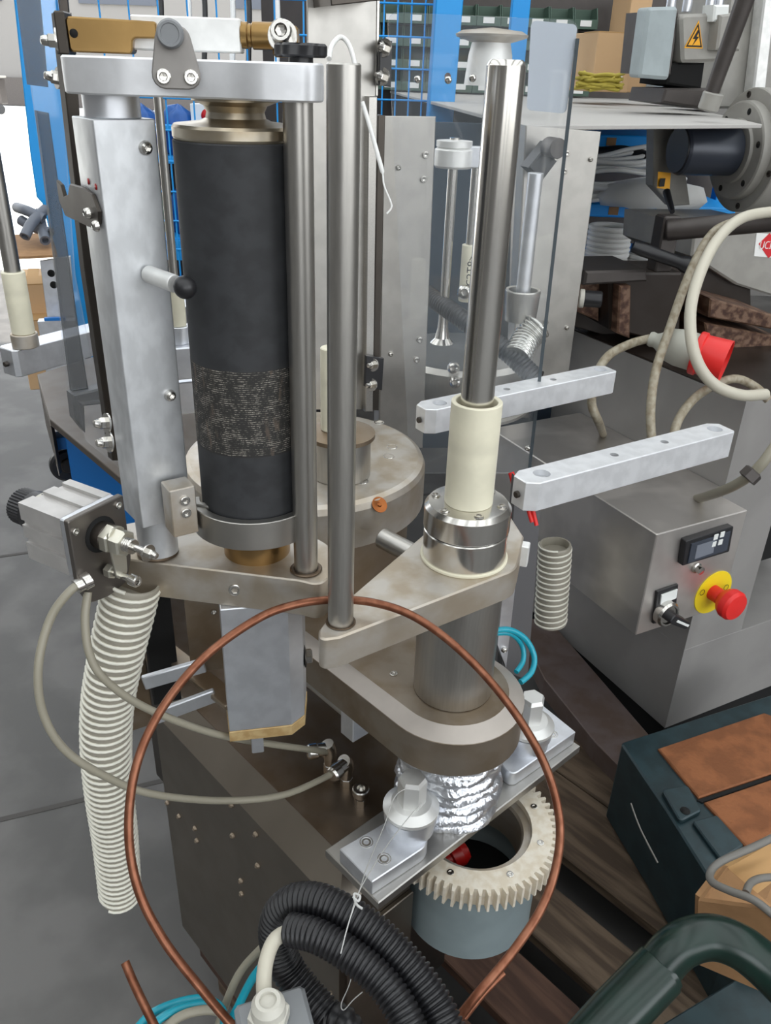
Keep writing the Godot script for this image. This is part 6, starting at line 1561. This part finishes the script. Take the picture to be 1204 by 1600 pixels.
# ---------------------------------------------------------------- pallet, cast base, carton and green handle at the lower right
func build_floor_things() -> void:
	
	var p := thing("pallet", "worn wooden pallet under the machine cabinet, its boards running towards the viewer", "pallet", Vector3(-0.0342, 0.112, -0.5664), 43.0)
	var xs := [0.052, 0.19, 0.33, 0.47, 0.6599, 0.79]
	for i in xs.size():
		part("board", box(0.155 if i == 4 else 0.10, 0.022, 1.1, 0.002), "wood_red" if i < 3 else "wood", p, Vector3(xs[i], -0.011, 0.20))
	for z in [-0.29, 0.2, 0.69]:
		part("bearer", box(0.82, 0.022, 0.09, 0.002), "wood", p, Vector3(0.42, -0.033, z))
		for x in [0.07, 0.42, 0.77]:
			part("block", box(0.1, 0.075, 0.09, 0.002), "wood", p, Vector3(x, -0.0815, z))
	
	var mv := single("steel_channel", "dusty mauve-brown steel channel lying beside the pedestal, right of the pallet", "channel", prism(pv2([Vector2(-0.1441, -0.3019), Vector2(-0.0497, -0.2749), Vector2(0.1064, 0.1622), Vector2(0.02, 0.2285), Vector2(-0.0285, 0.1366), Vector2(-0.1018, -0.0587)]), -0.05, 0.0, 0.002), "mauve_steel", Vector3(0.4677, 0.16, -1.3943))
	mv.set_meta("category", "channel")
	# cast base with rusty plates
	
	var cb := thing("cast_base", "dark teal cast-iron base frame with rusty plates let into its top", "machine base", Vector3(0.5636, 0.3, -1.0556))
	part("frame", prism(rounded([Vector2(-0.1315, -0.0553), Vector2(0.2182, -0.211), Vector2(0.2243, 0.061), Vector2(-0.0285, 0.3309), Vector2(-0.0501, 0.2931), Vector2(-0.0931, 0.0949)], [0.01, 0.01, 0.0, 0.0, 0.0, 0.0], 4), -0.182, 0.0, 0.003), "teal_cast", cb)
	part("rust_plate", prism(pv2([Vector2(-0.0702, -0.0377), Vector2(0.1561, -0.1408), Vector2(0.1871, -0.1199), Vector2(0.1374, 0.0011), Vector2(-0.034, 0.0723)]), -0.006, 0.006, 0.002), "rust", cb)
	part("rust_plate", prism(pv2([Vector2(-0.0275, 0.0814), Vector2(0.1319, 0.0145), Vector2(0.1149, 0.1183), Vector2(0.0092, 0.1692)]), -0.006, 0.006, 0.002), "rust", cb)
	part("rib", prism(pv2([Vector2(-0.037, 0.0751), Vector2(0.1368, 0.0026), Vector2(0.1354, 0.0115), Vector2(-0.0302, 0.0802)]), -0.006, 0.004, 0.001), "black_void", cb)
	part("lug", prism(rounded([Vector2(-0.092, 0.0612), Vector2(-0.0456, 0.0481), Vector2(-0.0392, 0.1017), Vector2(-0.0817, 0.1266)], 0.006, 4), 0.0, 0.010, 0.002), "teal_cast", cb)
	part("lug_hole", cyl(0.008, 0.0006, 0.0, 20), "black_void", cb, Vector3(-0.0672, 0.0102, 0.1055))
	part("pad", prism(rounded([Vector2(-0.0604, 0.1231), Vector2(-0.0167, 0.1085), Vector2(0.0055, 0.1658), Vector2(-0.0399, 0.1946)], 0.004, 4), 0.0, 0.008, 0.002), "teal_cast", cb)
	part("foot", cyl(0.022, 0.006, 0.001, 20), "black_plastic", cb, Vector3(0.12, -0.188, 0.0))
	part("foot", cyl(0.022, 0.006, 0.001, 20), "black_plastic", cb, Vector3(0.06, -0.188, 0.06))
	single("splinter", "long wood splinter in the dark gap beside the cast base", "splinter", tube([Vector3(0.36, 0.4406, -0.8405), Vector3(0.3679, 0.4261, -0.8087), Vector3(0.3826, 0.4119, -0.7651)], 0.0014, 6), "cable_dark")
	# open carton with cable
	var c := thing("open_carton", "open cardboard box with a torn corrugated flap, at the right edge", "carton", Vector3(0.3739, 0.5941, -0.562))
	
	sheet("front_wall", [Vector3(-0.0379, 0.0093, -0.005), Vector3(0.0206, 0.0576, 0.0414), Vector3(0.045, -0.0589, 0.0555), Vector3(-0.0208, -0.0873, -0.0014)], 0.005, "cardboard", c)
	sheet("torn_flap", [Vector3(-0.0005, 0.0125, -0.0427), Vector3(0.0885, 0.0268, -0.0864), Vector3(0.1006, -0.025, -0.0828), Vector3(0.0382, -0.0315, -0.0433)], 0.005, "cardboard_edge", c)
	sheet("side_flap", [Vector3(-0.0005, 0.0125, -0.0427), Vector3(0.0382, -0.0315, -0.0433), Vector3(0.0495, -0.0055, 0.0029), Vector3(-0.0379, 0.0093, -0.005)], 0.004, "cardboard", c)
	sheet("left_wall", [Vector3(-0.0005, 0.0125, -0.0427), Vector3(-0.0379, 0.0093, -0.005), Vector3(-0.0208, -0.0873, -0.0014), Vector3(-0.0005, -0.1075, -0.0427)], 0.005, "cardboard", c)
	sheet("back_wall", [Vector3(0.0885, 0.0268, -0.0864), Vector3(-0.0005, 0.0125, -0.0427), Vector3(-0.0005, -0.1075, -0.0427), Vector3(0.0885, -0.0932, -0.0864)], 0.005, "cardboard", c)
	part("inside_bottom", box(0.12, 0.004, 0.12), "cardboard", c, Vector3(0.1213, -0.1525, -0.0988))
	single("black_cable", "black cable curling round the corner of the open cardboard box", "cable", tube([Vector3(0.4415, 0.6313, -0.6299), Vector3(0.4061, 0.6256, -0.6148), Vector3(0.3622, 0.6283, -0.5922), Vector3(0.3463, 0.6269, -0.5795), Vector3(0.3415, 0.6313, -0.5638), Vector3(0.3529, 0.6376, -0.5491), Vector3(0.3712, 0.6433, -0.5342), Vector3(0.3919, 0.6381, -0.5134)], 0.0040, 12), "cable_dark")
	single("grey_ring_cable", "grey cable ring lying inside the open cardboard box", "cable", tube([Vector3(0.3832, 0.6089, -0.5699), Vector3(0.3923, 0.6086, -0.5818), Vector3(0.4091, 0.6047, -0.5917), Vector3(0.4326, 0.6066, -0.5927)], 0.0040, 12), "cable_dark")
	# green tubular handle over a speckled teal plate
	var gt := thing("green_pipe_bend", "thick dark green bent tube handle with a sleeve joint, in the lower right corner", "handle")
	world_part("bent_tube", tube([Vector3(0.2502, 0.6243, -0.458), Vector3(0.2643, 0.6451, -0.469), Vector3(0.2811, 0.6588, -0.4763), Vector3(0.3039, 0.6645, -0.4794), Vector3(0.3259, 0.664, -0.4731), Vector3(0.3468, 0.6551, -0.4624), Vector3(0.3706, 0.6413, -0.443)], 0.0195, 24, 8), "green_tube", gt)
	world_part("sleeve", sweep(PackedVector3Array([Vector3(0.188, 0.605, -0.4116), Vector3(0.2165, 0.615, -0.435), Vector3(0.26, 0.6373, -0.4649)]), PackedFloat32Array([0.0235]), 28), "green_tube", gt)
	world_part("sleeve_lip", sweep(PackedVector3Array([Vector3(0.2587, 0.6368, -0.464), Vector3(0.2638, 0.6393, -0.4674)]), PackedFloat32Array([0.0225, 0.0212]), 28), "green_tube", gt)
	var sp := single("teal_plate", "speckled dark teal steel plate below the green handle", "plate", prism(pv2([Vector2(-0.0819, 0.0112), Vector2(0.0376, -0.0534), Vector2(0.0872, -0.0029), Vector2(0.047, 0.0586), Vector2(-0.1064, 0.0758)]), -0.30, 0.0, 0.002), "teal_cast", Vector3(0.4042, 0.42, -0.5546))
	sp.set_meta("category", "plate")

func sheet(called: String, q: Array, thick: float, m: String, parent: Node3D) -> void:   # a flat sheet with thickness through four corner points
	var st := st_new()
	var n: Vector3 = ((q[1] - q[0]) as Vector3).cross(q[3] - q[0]).normalized() * thick
	var a: Vector3 = q[0]; var b: Vector3 = q[1]; var c: Vector3 = q[2]; var d: Vector3 = q[3]
	quad(st, a, b, c, d)
	quad(st, d - n, c - n, b - n, a - n)
	for e in [[a, b], [b, c], [c, d], [d, a]]:
		quad(st, e[1], e[0], e[0] - n, e[1] - n)
	part(called, done(st), m, parent)
